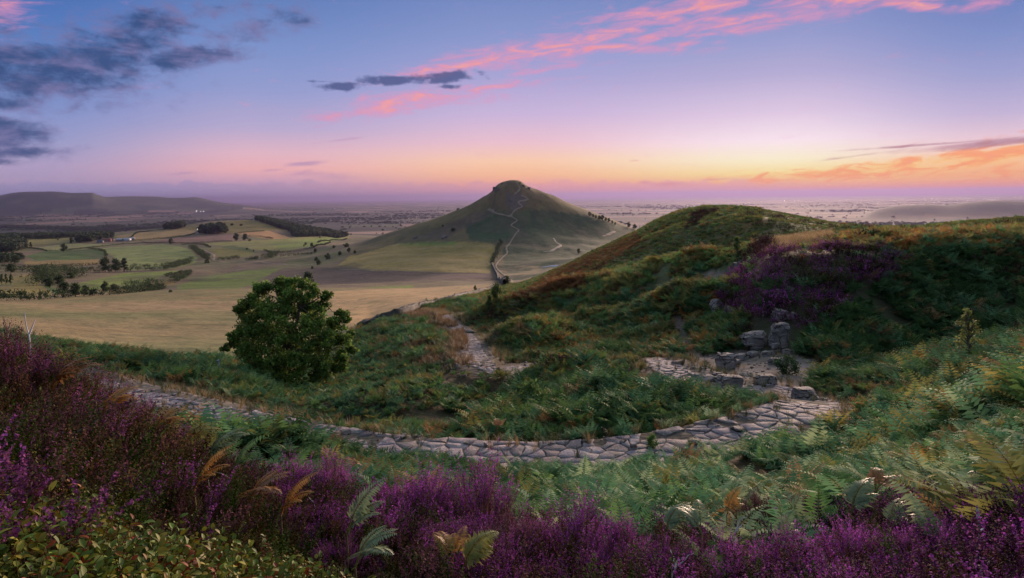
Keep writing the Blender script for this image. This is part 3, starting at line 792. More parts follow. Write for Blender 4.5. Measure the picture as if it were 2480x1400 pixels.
# ------------------------------------------------------------------ bracken
def frond(mb, az, L, Wd, lean, droop, npair, nleaf, r, c0=(1, 1, 1), wf=.24):
    """one arching frond rooted at the origin; nleaf 0 = plain pinnae"""
    N = 22
    t = np.linspace(0, 1, N)
    ang = lean + droop * t**1.4                       # angle from the vertical
    ds = L / (N - 1)
    hx = np.r_[0, np.cumsum(np.sin(ang[:-1]) * ds)]; hz = np.r_[0, np.cumsum(np.cos(ang[:-1]) * ds)]
    side = (r.random() - .5) * .25
    ca, sa = math.cos(az), math.sin(az)
    def P(x, y, z): return (x * ca - y * sa, x * sa + y * ca, z)
    V, F, C = [], [], []
    roll = (r.random() - .5) * .7
    def put(a, b, c, d, col):
        k = len(V); V.extend((P(*a), P(*b), P(*c), P(*d))); F.append((k, k + 1, k + 2, k + 3)); C.extend([col] * 4)
    for i in range(npair):
        tt = .30 + .68 * i / (npair - 1)
        x = np.interp(tt, t, hx); z = np.interp(tt, t, hz); an = np.interp(tt, t, ang)
        s_ = (tt - .30) / .70
        lp = Wd * (1 - s_)**.85 * (.75 + .25 * min(1, s_ * 6)) * (.85 + .3 * r.random()) + .012
        y0 = side * x
        for sg in (-1, 1):
            fw = .32 + .25 * r.random()               # forward rake of the pinna
            dx, dz = math.sin(an), math.cos(an)
            nx, nz = math.cos(an), -math.sin(an)      # blade normal-ish (up side)
            sag = .22 + .2 * r.random() - sg * roll * .6
            d = np.array([dx * fw, sg * .95, dz * fw - sag * .5]); d /= np.linalg.norm(d)
            tan = np.array([dx, 0, dz])
            o = np.array([x, y0, z])
            sh = .78 + .3 * r.random() + .12 * s_
            col = tuple(sh * k for k in c0)
            if nleaf == 0:
                w = wf * lp * .5 + .006
                m = o + d * lp * .45
                put(o, m - tan * w, o + d * lp + np.array([0, 0, -sag * .25 * lp]), m + tan * w, col)
            else:
                for j in range(nleaf):
                    q = (j + .35) / nleaf
                    b = o + d * lp * q + np.array([0, 0, -sag * .5 * lp * q * q])
                    ll = .24 * lp * (1 - q)**.7 + .008; w = .80 * lp / nleaf * .5
                    for s2 in (-1, 1):
                        e = tan * s2 * .95 + d * .35; e = e / np.linalg.norm(e)
                        put(b - d * w, b + e * ll * .5 - d * w * .7, b + e * ll, b + e * ll * .45 + d * w * .8, col)
    mb.add(V, F, C)
    pts = np.array([P(a, side * a, b) for a, b in zip(hx[::3], hz[::3])])
    mb.tube(pts, np.linspace(.006, .0018, len(pts)), (.9 * c0[0], .75 * c0[1], .5 * c0[2]), 3)

def bracken(r, nf, L, npair, nleaf, c0=(1, 1, 1), wind=None, wf=.24):
    mb = MB()
    for k in range(nf):
        az = (k + r.random()) * 2 * math.pi / nf if wind is None else wind + r.normal(0, .5)
        l = L * (.75 + .4 * r.random())
        frond(mb, az, l, l * (.30 + .08 * r.random()), .12 + .35 * r.random(), 1.15 + .6 * r.random(), npair, nleaf, r, c0, wf)
    return mb
r_ = np.random.default_rng(11)
FERN_NEAR = [proto('bracken_plant', bracken(r_, 6, .95, 16, 0, wf=.17), M_FERN) for _ in range(4)]
FERN_MID = [proto('bracken_plant', bracken(r_, 7, .95, 10, 0), M_FERN) for _ in range(5)]
def clump(r, n, rad, L):
    mb = MB()
    for i in range(n):
        m2 = bracken(r, 5, L * (.7 + .5 * r.random()), 6, 0, (.8 + .4 * r.random(),) * 3)
        a = r.random() * 6.28; q = rad * math.sqrt(r.random())
        off = np.array([q * math.cos(a), q * math.sin(a), -.08])
        for v, c in zip(m2.v, m2.c): v += off
        base = mb.n
        mb.v += m2.v; mb.c += m2.c
        mb.f4 += [f + base for f in m2.f4]; mb.f3 += [f + base for f in m2.f3]; mb.n += m2.n
    return mb
FERN_FAR = [proto('bracken_clump', clump(r_, 7, .9, .8), M_FERN) for _ in range(4)]

def sector(r0, r1, dens, half=57 * D2R):
    n = int(dens * half * (r1 * r1 - r0 * r0))
    r = np.sqrt(rng.random(n) * (r1 * r1 - r0 * r0) + r0 * r0)
    p = (rng.random(n) * 2 - 1) * half
    return r * np.sin(p), r * np.cos(p)
def info(x, y):
    ci, si = grid_index(x, y); z = bil(ZG, ci, si)
    px, py = project(x, y, z)
    return z, px, py, bil(KG, ci, si)
def pathdist(x, y):
    return seg_dist(x, y, MAIN[::2])[0]
KNOLL_H = [(1715,735),(1740,705),(1800,655),(1860,612),(1960,604),(2060,608),(2150,606),(2180,650),(2100,710),(2050,750),(1990,800),(1890,800),(1840,805),(1800,770),(1750,755)]
HILL_D = [(1790,655),(1800,620),(1850,590),(1880,600),(1850,640),(1810,665)]
TINT = dict(green=(.090,.165,.050), blue=(.075,.155,.075), deep=(.036,.078,.026), olive=(.165,.160,.048), yellow=(.235,.205,.062), rust=(.27,.12,.034), brown=(.165,.095,.040), pale=(.22,.275,.145))
TC = {k: np.array(v) for k, v in TINT.items()}
def pick(n, choices, w):
    """w: (n,k) weights -> colours"""
    w = np.maximum(w, 0); w = w / w.sum(1, keepdims=True); cw = np.cumsum(w, 1)
    i = (rng.random(n)[:, None] > cw).sum(1).clip(0, len(choices) - 1)
    return np.array([TC[c] for c in choices])[i]
def bracken_tint(x, y, px, py, k):
    n = len(x)
    a = fbm(x / 5, y / 5, 201, 3); b = fbm(x / 16, y / 16, 207, 3)
    hill = smooth(8.7, 9.3, k)
    slope = ((px > 1300) & (k < 5.4)).astype(float)
    right = smooth(1900, 2400, px) * slope
    knoll = ((px > 1900) & (k > 6.7) & (k < 9.2)).astype(float)
    spur = ((px > 1150) & (px < 1720) & (k > 7.0) & (k < 9.3)).astype(float)
    w = np.stack([
        1.6 + 0 * a,                                                    # green
        1.5 * (1 - hill) + 1.2 * slope + .8 * (b > .5) + .9 * knoll,     # blue
        .5 + 1.2 * knoll + .5 * (a < .42),                               # deep
        .5 + 1.9 * hill + .9 * spur + .7 * right,                        # olive
        .10 + .9 * spur * smooth(.48, .62, a) + 1.1 * right * smooth(.45, .6, b) + .5 * hill * smooth(.5, .65, b),   # yellow
        .03 + .5 * spur * smooth(.55, .68, a) + .5 * right * smooth(.52, .65, a) + .7 * hill * smooth(.54, .66, a),  # rust
        .05 + .9 * hill * smooth(.48, .6, a) + .25 * spur,               # brown
        .15 + 1.7 * slope], 1)
    t = pick(n, ['green', 'blue', 'deep', 'olive', 'yellow', 'rust', 'brown', 'pale'], w)
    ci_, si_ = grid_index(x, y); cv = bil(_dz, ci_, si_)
    m = (cv > .45) & (k > 5.5) & (rng.random(n) < .6 * smooth(.45, 1.2, cv)); t[m] = np.array([TC['olive'], TC['yellow'], TC['green'] * 1.4, TC['olive']])[rng.integers(0, 4, m.sum())]  # olive and yellow tints paint the spur crests as lit
    m = (cv < -.4) & (k > 5.5) & (rng.random(n) < .8 * smooth(-.4, -1.2, cv)); t[m] = np.array([TC['deep'], TC['blue'] * .8])[rng.integers(0, 2, m.sum())]  # darker tints paint shade into the hollows
    ru = inpoly(px, py, [(1235,728),(1330,664),(1440,612),(1545,565),(1560,585),(1480,635),(1420,690),(1330,730),(1260,745)]) & (k > 8)
    m = ru & (rng.random(n) < .75)
    t[m] = np.array([.165, .080, .034])
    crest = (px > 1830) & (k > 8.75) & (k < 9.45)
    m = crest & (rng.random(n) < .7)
    t[m] = np.array([TC['rust'], TC['yellow'], TC['olive'], TC['brown']])[rng.integers(0, 4, m.sum())]  # warm tints paint the lit edge along the knoll crest
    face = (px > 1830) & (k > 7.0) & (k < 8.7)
    m = face & (rng.random(n) < .5); t[m] = TC['deep'] * 1.1  # deeper green paints the knoll face as shaded
    t = t * (.72 + .5 * rng.random(n))[:, None] * (.75 + .5 * b)[:, None]
    dead = rng.random(n) < .05
    t[dead] = np.array([.20, .125, .06]) * (.6 + .7 * rng.random(dead.sum()))[:, None]
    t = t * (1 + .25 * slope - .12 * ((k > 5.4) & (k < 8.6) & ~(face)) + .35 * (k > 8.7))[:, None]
    return t
def bracken_keep(x, y, px, py, k, r):
    n = len(x); u = rng.random(n)
    d = pathdist(x, y)
    edge = .80 + .75 * fbm(x / 1.1, y / 1.1, 211, 2) + .5 * (r > 32)
    keep = (d > edge) | (r > 125)
    keep &= ~(inpoly(px, py, PAST) & (k > 6.4)) & (k < 11.32)
    keep &= ~(inpoly(px, py, DIRT) & (k > 5.5)) & ~(inpoly(px, py, DIRT2) & (k > 5.5))
    keep &= ~(inpoly(px, py, [(300,915),(420,930),(520,962),(640,985),(560,1005),(420,978),(330,950)]) & (k > 4))
    keep &= ~((k < 3.7) & (px < 1250))                       # heather and bilberry own the left bank
    keep &= ~((k < 3.25) & (u > .12))
    keep &= ~((k < 4.0) & (k >= 3.25) & (px > 1250) & (u > .35 + .5 * smooth(3.3, 4, k)))
    keep &= ~(inpoly(px, py, KNOLL_H) & (k > 7) & (u > .10))
    keep &= ~(inpoly(px, py, [(1835,620),(1880,580),(1950,566),(2010,560),(2020,572),(1970,588),(1910,604),(1875,622),(1850,640)]) & (k > 8.9) & (u > .06))
    keep &= ~(inpoly(px, py, [(880,760),(1000,745),(1120,790),(1150,890),(1050,910),(900,860)]) & (k > 6) & (u > .45))
    keep &= ~(inpoly(px, py, [(1800,845),(1805,780),(1870,760),(1935,770),(1945,850),(1900,870)]) & (k > 6.5))
    keep &= ~(inpoly(px, py, [(1715,765),(1715,720),(1790,735),(1800,775)]) & (k > 7))
    keep &= ~((r < 4.0) & (k < 3.6))
    gap = fbm(x / 2.2, y / 2.2, 217, 3)
    keep &= gap > .30
    return keep
def grow(protos, r0, r1, dens, base, jit, name, label, small=None):
    x, y = sector(r0, r1, dens)
    z, px, py, k = info(x, y); r = np.hypot(x, y)
    m = bracken_keep(x, y, px, py, k, r) & (px > -1400) & (px < 3800)
    x, y, z, px, py, k, r = (q[m] for q in (x, y, z, px, py, k, r))
    n = len(x)
    h = base * (1 - jit / 2 + jit * rng.random(n)) * (.55 + .95 * fbm(x / 2.6, y / 2.6, 221, 3))
    h *= 1 - .42 * smooth(8.8, 9.6, k)
    h[(k > 8.6) & (px > 1840) & (px < 2040)] *= .55
    low = inpoly(px, py, [(640,935),(900,870),(1200,900),(1250,985),(1100,1075),(750,1040)]) & (k > 5)
    h[low] *= .62
    lip = (k > 5) & (k < 6.2) & (px < 1150)
    h[lip] *= .8
    d = pathdist(x, y); h *= .5 + .5 * smooth(1.2, 3.4, d)
    rot = np.stack([rng.normal(0, .26, n), rng.normal(0, .26, n), rng.random(n) * 6.283], 1)
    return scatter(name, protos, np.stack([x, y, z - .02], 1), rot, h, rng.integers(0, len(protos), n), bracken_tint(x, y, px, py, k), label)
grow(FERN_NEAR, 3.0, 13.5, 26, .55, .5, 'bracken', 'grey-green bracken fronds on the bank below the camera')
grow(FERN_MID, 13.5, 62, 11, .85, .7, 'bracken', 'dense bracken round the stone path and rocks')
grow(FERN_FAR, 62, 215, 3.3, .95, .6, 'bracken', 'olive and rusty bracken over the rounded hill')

# ------------------------------------------------------------------ heather
def spray(mb, base, dirv, L, r, cpet, cgreen, npet, size):
    """one flowering stem: a thin stalk set with little bells"""
    d = np.array(dirv, float); d /= np.linalg.norm(d)
    a = np.cross(d, (.3, .2, .9)); a /= np.linalg.norm(a) + 1e-9; b = np.cross(d, a)
    t = r.random(npet); ph = r.random(npet) * 6.283
    flower = t > .38
    rad = size * (.5 + .8 * r.random(npet)) * np.where(flower, 1.15 - .6 * t, .8)
    bend = np.outer((t**2) * L * .2, np.array([r.normal(), r.normal(), 0]))
    c = base + np.outer(t * L, d) + bend + np.cos(ph)[:, None] * a * rad[:, None] + np.sin(ph)[:, None] * b * rad[:, None]
    e1 = r.normal(size=(npet, 3)); e1 /= np.linalg.norm(e1, axis=1)[:, None]
    e2 = np.cross(e1, d + r.normal(0, .4, (npet, 3))); e2 /= np.linalg.norm(e2, axis=1)[:, None] + 1e-9
    s = size * np.where(flower, .85, .75) * (.6 + .7 * r.random(npet))
    V = np.stack([c - e1 * s[:, None], c + e2 * s[:, None] * .6, c + e1 * s[:, None], c - e2 * s[:, None] * .6], 1).reshape(-1, 3)
    F = np.arange(npet * 4).reshape(-1, 4)
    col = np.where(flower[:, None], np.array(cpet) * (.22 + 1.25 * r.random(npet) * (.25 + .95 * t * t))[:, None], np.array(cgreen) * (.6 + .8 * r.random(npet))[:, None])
    mb[1 if True else 0].add(V, F, np.repeat(col, 4, 0))
def heather_bush(r, nst, rad, H, npet, size, cpet=(1, 1, 1), cgreen=(.30, .55, .10), sub=14):
    stems, bloom = MB(), MB()
    per = max(3, nst // sub)
    for g in range(sub):
        a0 = g * 2.4 + r.normal(0, .3); q0 = math.sqrt((g + .3) / sub)
        hg = H * (1 - .42 * q0**2) * (.70 + .42 * r.random()); dull = .55 + .7 * r.random()
        root = np.array([.18 * rad * q0 * math.cos(a0), .18 * rad * q0 * math.sin(a0), 0])
        cen = np.array([rad * q0 * .95 * math.cos(a0), rad * q0 * .95 * math.sin(a0), hg])
        mid = root * .4 + cen * .6 - np.array([0, 0, .12 * H])
        stems.tube(np.array([root, root * .6 + cen * .4 - np.array([0, 0, .06 * H]), mid]), [.007, .005, .003], (.16, .11, .075), 4)
        for i in range(per):
            sp = r.normal(0, 1, 3) * np.array([.36, .36, .20]) * rad * .42
            tip = cen + sp; tip[2] = min(tip[2], H * 1.12)
            d = tip - mid; L = max(.09, np.linalg.norm(d)) * (.75 + .3 * r.random())
            st = tip - d / (np.linalg.norm(d) + 1e-9) * L * .9
            if i % 3 == 0: stems.tube(np.array([mid, st, tip]), [.0025, .002, .001], (.16, .10, .07), 3)
            q5 = r.random(); pc = np.array(cpet) * dull * (np.array([.42, .85, .28]) if q5 < .24 else np.array([1.0, 1.15, .8]) if q5 < .45 else 1.0)
            spray((None, bloom), st, d + np.array([0, 0, .12]), L, r, pc, cgreen, npet, size)
    return stems, bloom
r_ = np.random.default_rng(23)
BUSH = []
for i in range(4):
    s, b = heather_bush(r_, 420, .36, .50, 46, .0066, sub=18)
    BUSH.append((s.mesh('stems'), b.mesh('blossom')))
BUSH_MID = []
for i in range(3):
    s, b = heather_bush(r_, 70, .45, .42, 12, .018, sub=9)
    BUSH_MID.append(proto('heather_clump', b, M_HEATH))
BUSH_FINE = []
for i in range(3):
    s, b = heather_bush(r_, 90, .30, .36, 36, .0066, sub=7)
    BUSH_FINE.append(proto('heather_clump', b, M_HEATH))
PURP = np.array([.37, .070, .375]); PINK = np.array([.28, .09, .20]); DULL = np.array([.15, .055, .085]); BRN = np.array([.13, .062, .035])
def heather_thing(px, y, wpx, top, tint, label, group, top_is_row=True, kind=0):
    p = at_depth(px, y)
    u, v = ray(px, top); zt = float(v) * y
    H = max(.16, min(1.1, zt - p.z)); wid = wpx / F_PX * y
    o = empty('heather_bush', p, label, 'heather', group, random.random() * 6.28, (wid / .74, wid / .74, H / .52))
    for nm, me, mt in (('stems', BUSH[kind][0], M_BARK), ('blossom', BUSH[kind][1], M_HEATH_OBJ)):
        c = obj(nm, me, mt, o); c.color = (*tint, 1)
    return o
HB = [
 (1150,5.2,215,1112,PURP*1.05,'tall blurred purple heather standing up in front of the stone path'),
 (1010,5.0,230,1140,PURP*1.05,'broad purple heather just left of the tall heather before the path'),
 (790,6.2,150,1098,PURP*.95+PINK*.15,'round soft magenta heather dome beside the bracken at the path edge'),
 (690,5.9,190,1112,PURP*1.0,'bright purple heather left of the round magenta heather dome'),
 (890,5.2,170,1178,PURP*.85,'dark purple heather between the round dome and the broad heather'),
 (1395,4.5,240,1212,PURP*.9,'mauve heather with pale tips right of the tall heather, under the bracken'),
 (1500,4.3,170,1258,PURP*.95,'lilac heather trailing right from the mauve heather with pale tips'),
 (1245,4.4,150,1236,PINK*.9,'dull pink heather wedged between the tall heather and the mauve heather'),
 (1110,4.1,220,1250,PURP*.62,'shaded dark violet heather below the tall heather'),  # shade is mixed into this darkened purple
 (960,4.2,200,1255,PURP*.66,'shaded dark violet heather below the broad purple heather'),  # same purple, darkened to paint the shade
 (1640,3.8,200,1320,PINK*.85,'pinkish dry heather round the curled white twig'),
 (1775,3.7,190,1305,PURP*1.15,'vivid magenta heather at the left end of the vivid bottom row'),
 (1905,3.8,210,1288,PURP*1.1,'vivid purple heather in the middle of the bottom row, below the rust bilberry'),
 (2060,3.9,220,1262,PURP*1.08,'tallest vivid purple heather of the bottom row, below the blurred fern'),
 (2190,3.7,200,1290,PURP*1.0,'purple heather left of the white dead stem'),
 (2330,3.9,150,1255,PURP*.75,'dark purple heather behind the white dead stem'),
 (2425,4.3,180,1185,PURP*.85+PINK*.2,'high purple heather mound at the right edge above the white dead stem'),
 (2460,3.7,130,1262,PURP*.7,'dark purple heather under the high mound at the right edge'),
 (20,4.1,165,786,DULL*1.1,'high maroon heather mound at the left edge beside the bare twigs'),
 (75,4.0,120,862,DULL*1.15+PURP*.1,'maroon heather at the foot of the high maroon mound'),
 (255,4.4,130,905,PURP*.62+DULL*.3,'windswept purple heather on the bank edge above the dirt verge'),
 (330,4.5,120,962,PURP*.55+DULL*.4,'dusky purple heather below the windswept heather on the bank edge'),
 (165,4.1,170,880,BRN*1.25,'rust-brown withered heather on the left bank'),
 (85,3.6,180,930,BRN*1.1+DULL*.2,'brown withered heather below the maroon heather'),
 (215,3.7,160,975,BRN*1.0+DULL*.35,'brown and mauve heather below the rust-brown heather'),
 (420,4.5,110,1030,PURP*.7,'small purple heather among the orange bracken on the left bank'),
 (190,3.3,170,1050,DULL*.75,'dark plum heather round the forked grey twig'),
 (330,3.5,150,1085,PURP*.45,'dim purple heather right of the forked grey twig'),
 (560,4.8,120,1100,PURP*.7,'purple heather behind the pale blown fern'),
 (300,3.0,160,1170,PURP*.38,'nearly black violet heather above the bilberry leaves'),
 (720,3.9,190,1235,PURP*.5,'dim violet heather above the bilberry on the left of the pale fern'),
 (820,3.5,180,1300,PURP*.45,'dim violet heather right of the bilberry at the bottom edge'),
 (1830,6.6,150,1196,DULL*1.2,'low brownish mauve heather at the left of the band under the bracken'),
 (1925,6.6,140,1198,DULL*1.1,'low mauve heather at the right of the band under the bracken'),
 (1760,6.2,130,1226,BRN*1.2+DULL*.3,'low brown heather left of the orange bilberry'),
]
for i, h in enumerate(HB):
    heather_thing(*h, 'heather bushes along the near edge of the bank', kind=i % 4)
BIL_EDGE = ([-300, 0, 250, 480, 620, 760, 900, 1010, 1100, 1300, 1600, 1700, 1760, 2100, 2300, 2500, 2700], [1060, 1075, 1140, 1195, 1235, 1280, 1345, 1395, 1440, 1470, 1480, 1460, 1430, 1430, 1400, 1370, 1340])
# low heather filling between and behind the bushes
x, y = sector(1.5, 7.5, 40)
z, px, py, k = info(x, y)
dn = fbm(x / .8, y / .8, 301, 3)
lim = np.where(px < 1250, 3.72, 3.35)
m = (k < lim) & (dn > .34 + .04 * (px > 700)) & ~((project(x, y, z + .28)[1] > np.interp(px, BIL_EDGE[0], BIL_EDGE[1]) - 10) & (px < 1060) & (rng.random(len(x)) < .88)) & (py < 2100)
x, y, z, px, py = x[m], y[m], z[m], px[m], py[m]; n = len(x)
fl = fbm(x / .45, y / .45, 305, 3)
t = np.where((rng.random(n) < .22 + .22 * (px > 1000) + .2 * (px > 1650))[:, None], PURP * (.35 + .6 * smooth(.45, .6, fl))[:, None], np.where((rng.random(n) < .4)[:, None], DULL * .7, np.where((rng.random(n) < .5)[:, None], BRN * .7, np.array([.06, .075, .022])))) * (.45 + .6 * rng.random(n))[:, None]
left = smooth(520, 250, px)[:, None]
lc = np.array([BRN * 1.1, DULL * .6 + PURP * .25, (.085, .105, .028), DULL * .8, DULL * .55 + PURP * .30, (.13, .07, .03)])
lb = lc[np.clip(((fl - .25) * 10 + rng.normal(0, 1.1, n)).astype(int), 0, 5)]
t = t * (1 - left * .9) + lb * left * .9 * (.6 + .6 * rng.random(n))[:, None]
scatter('heather', BUSH_FINE, np.stack([x, y, z - .03], 1), np.stack([rng.normal(0, .15, n), rng.normal(0, .15, n), rng.random(n) * 6.28], 1),
        .55 + .55 * rng.random(n), rng.integers(0, 3, n), t, 'low dark heather between the bushes on the near bank')
# heather cloaking the rocky knoll, and scraps of it on the hill
x, y = sector(20, 150, 2.2)
z, px, py, k = info(x, y); r = np.hypot(x, y)
on = inpoly(px, py, KNOLL_H) & (k > 7) & (k < 8.95)
cr2 = inpoly(px, py, HILL_D) & (k > 7.5)
sc_ = (fbm(x / 7, y / 7, 311, 3) > .615) & (k > 6.6) & (k < 11.2) & (px > 1100) & ~inpoly(px, py, DIRT) & (r < 150)
streaks = (inpoly(px, py, [(1110,800),(1180,760),(1290,735),(1250,760),(1180,790)]) | inpoly(px, py, [(1330,830),(1400,798),(1410,806),(1350,840)]) | inpoly(px, py, [(1650,580),(1690,500),(1760,500),(1700,530)])) & (k > 6)
u = rng.random(len(x))
m = (on & (u < .95)) | (cr2) | (sc_ & (u < .07)) | (streaks & (u < .5))
m &= (pathdist(x, y) > 1.5)
on = on[m]; x, y, z, px, py, k = (q[m] for q in (x, y, z, px, py, k)); n = len(x)
pt = fbm(x / 2.5, y / 2.5, 321, 3)
t = np.where((rng.random(n) < .40 + .55 * smooth(.40, .55, pt))[:, None], PURP * .82 + DULL * .45, np.where((rng.random(n) < .6)[:, None], np.array([.10, .082, .03]), DULL * .6)) * (.35 + .8 * rng.random(n))[:, None]
t[~on] = (DULL * .7) * (.6 + .5 * rng.random((~on).sum()))[:, None]
scatter('heather', BUSH_MID, np.stack([x, y, z - .05], 1), np.stack([rng.normal(0, .15, n), rng.normal(0, .15, n), rng.random(n) * 6.28], 1),
        1.3 + .9 * rng.random(n), rng.integers(0, 3, n), t, 'deep purple heather over the rocky knoll')

# ------------------------------------------------------------------ bilberry
def oval_leaf(mb, c, d, up, L, Wd, col):
    d = d / np.linalg.norm(d); s = np.cross(d, up); s /= np.linalg.norm(s) + 1e-9; n = np.cross(s, d)
    tt = np.array([0, .18, .42, .68, .88, 1.0]); ww = np.array([.12, .72, 1.0, .86, .5, .06]) * Wd / 2
    mid = c + np.outer(tt * L, d) + np.outer(-.18 * L * tt**2, n)
    lft = mid + np.outer(ww, s) + np.outer(ww * .35, n); rgt = mid - np.outer(ww, s) + np.outer(ww * .35, n)
    V = np.concatenate([mid, lft, rgt]); F = []
    for i in range(5):
        F += [(i, i + 1, 6 + i + 1, 6 + i), (i + 1, i, 12 + i, 12 + i + 1)]
    mb.add(V, F, col)
def sprig(r, n, H, L):
    mb = MB(); a0 = r.random() * 6.28
    for b in range(3):
        a = a0 + b * 2.1 + r.normal(0, .3); ln = H * (.7 + .4 * r.random())
        t = np.linspace(0, 1, 6)
        pts = np.stack([.38 * ln * t**1.3 * math.cos(a), .38 * ln * t**1.3 * math.sin(a), ln * t], 1)
        mb.tube(pts, np.linspace(.0022, .0008, 6), (.5, .32, .3), 3)
        for j in range(n):
            q = .3 + .7 * (j + r.random() * .5) / n
            p = np.array([np.interp(q, t, pts[:, i]) for i in range(3)])
            aa = j * 2.4 + r.normal(0, .3)
            d = np.array([math.cos(aa), math.sin(aa), .45 + .5 * r.random()])
            k = .65 + .6 * r.random()
            oval_leaf(mb, p, d, np.array([0, 0, 1.0]) + r.normal(0, .25, 3), L * (.7 + .5 * r.random()), L * .62, (k * (.9 + .35 * r.random()), k, k * .9))
    return mb
r_ = np.random.default_rng(31)
BIL = [proto('bilberry_sprig', sprig(r_, 8, .22, .030), M_BILB) for _ in range(5)]
x, y = sector(1.3, 6.8, 900)
z, px, py, k = info(x, y)
edge = np.interp(px, BIL_EDGE[0], BIL_EDGE[1])
dn = fbm(x / .5, y / .5, 331, 3)
ptop = project(x, y, z + .30)[1]
m = (ptop > edge + (dn - .5) * 120) & (py < 2600)
band = inpoly(px, py, [(1690,1260),(1800,1225),(2000,1218),(2160,1230),(2180,1290),(2000,1300),(1800,1310),(1650,1320)]) & (dn > .40)
bandr = inpoly(px, py, [(2300,960),(2480,900),(2560,1000),(2520,1150),(2380,1130)]) & (dn > .55)
leftb = (px < 760) & (py > 985 + .25 * px) & (py < 2000) & (z > -2.4) & (dn > .43)
fern_mix = (px > 1250) & (dn > .60) & (py > 1130)
m |= ((band | bandr) & (rng.random(len(x)) < .6)) | (leftb & (rng.random(len(x)) < .7)) | (fern_mix & (rng.random(len(x)) < .30))
up_ = ptop < edge + 40
x, y, z, px, py, band, up_ = (q[m] for q in (x, y, z, px, py, band, up_)); n = len(x)
c1, c2, c3, c4 = np.array([.115,.175,.032]), np.array([.20,.20,.032]), np.array([.24,.11,.022]), np.array([.20,.045,.018])
u = rng.random(n) + .35 * (fbm(x / .35, y / .35, 341, 2) - .5) + .12 * band + .06
t = np.where((u < .60)[:, None], c1, np.where((u < .87)[:, None], c2, np.where((u < .955)[:, None], c3, c4))) * (.40 + .55 * rng.random(n))[:, None]
hgt = (.58 + .38 * rng.random(n)) * np.where(up_, .62, 1.0)
scatter('bilberry', BIL, np.stack([x, y, z - .02 + .10 * rng.random(n) * ((px < 1200) & ~up_)], 1), np.stack([rng.normal(0, .3, n), rng.normal(0, .3, n), rng.random(n) * 6.28], 1),
        hgt, rng.integers(0, 5, n), t, 'green and reddening bilberry leaves on the near bank')

# ------------------------------------------------------------------ grass
def tuft(r, n, H, spread, w):
    mb = MB()
    for i in range(n):
        a = r.random() * 6.28; b = r.random() * .06; ln = H * (.5 + .7 * r.random()); q = spread * (.2 + r.random())
        p0 = np.array([b * math.cos(a), b * math.sin(a), 0])
        d = np.array([math.cos(a), math.sin(a), 0]); s = np.array([-math.sin(a), math.cos(a), 0]) * w
        t = np.array([0, .4, .75, 1.0])
        c = p0 + np.outer(q * ln * t**1.8, d) + np.outer(ln * (t - .25 * q * t**2), (0, 0, 1))
        ww = np.array([1, .85, .55, .05])
        V = np.concatenate([c + np.outer(ww, s), c - np.outer(ww, s)]); k = .7 + .6 * r.random()
        mb.add(V, [(j, j + 1, 5 + j, 4 + j) for j in range(3)], (k, k, k))
    return mb
GR = [proto('grass_tuft', tuft(r_, 26, .34, .7, .0035), M_GRASS) for _ in range(4)]
x, y = sector(5, 140, 10)
z, px, py, k = info(x, y); d = pathdist(x, y); dn = fbm(x / 2, y / 2, 351, 3)
verge = ((d < .7) & (rng.random(len(x)) < .08) & (np.hypot(x, y) < 30)) | (d > np.where(np.hypot(x, y) > 30, 1.15, .72)) & (d < 1.7 + 1.6 * dn) & (dn > .38)
stz = inpoly(px, py, [(1835,620),(1880,580),(1950,566),(2010,560),(2020,572),(1970,588),(1910,604),(1875,622),(1850,640)]) & (k > 9.15)
s2 = inpoly(px, py, [(520,950),(640,965),(700,1000),(640,1010),(560,985),(500,975)]) & (k > 4)
s3 = inpoly(px, py, [(880,760),(1000,745),(1120,790),(1150,890),(1050,930),(880,870)]) & (k > 6) & (dn > .42)
s4 = inpoly(px, py, [(1960,850),(2300,800),(2340,850),(2200,900),(2020,930)]) & (k > 6) & (dn > .5)
s5 = (inpoly(px, py, DIRT) & (dn > .66) & (k > 5.5))
s6 = inpoly(px, py, [(1170,705),(1240,690),(1100,760),(1050,770),(1010,752)]) & (k > 7)
m = ((verge & (np.hypot(x, y) < 90)) | stz | s2 | s3 | s4 | s5 | s6)
gre = verge | s4 | s5
x, y, z, px, gre, s3m, stzm = (q[m] for q in (x, y, z, px, gre, s3, stz)); n = len(x)
t = np.where((gre & (rng.random(n) < .6))[:, None], np.array([.075, .085, .038]), np.array([.27, .18, .085])) * (.5 + .7 * rng.random(n))[:, None]
t[s3m] *= np.array([.72, .62, .6]); t[stzm] *= 1.5
scatter('grass', GR, np.stack([x, y, z - .02], 1), np.stack([rng.normal(0, .15, n), rng.normal(0, .15, n), rng.random(n) * 6.28], 1),
        np.where(np.hypot(x, y) > 35, 1.5, .9) * (.7 + .6 * rng.random(n)), rng.integers(0, 4, n), t, 'dry grass tufts on the path verges and the hill shelf')
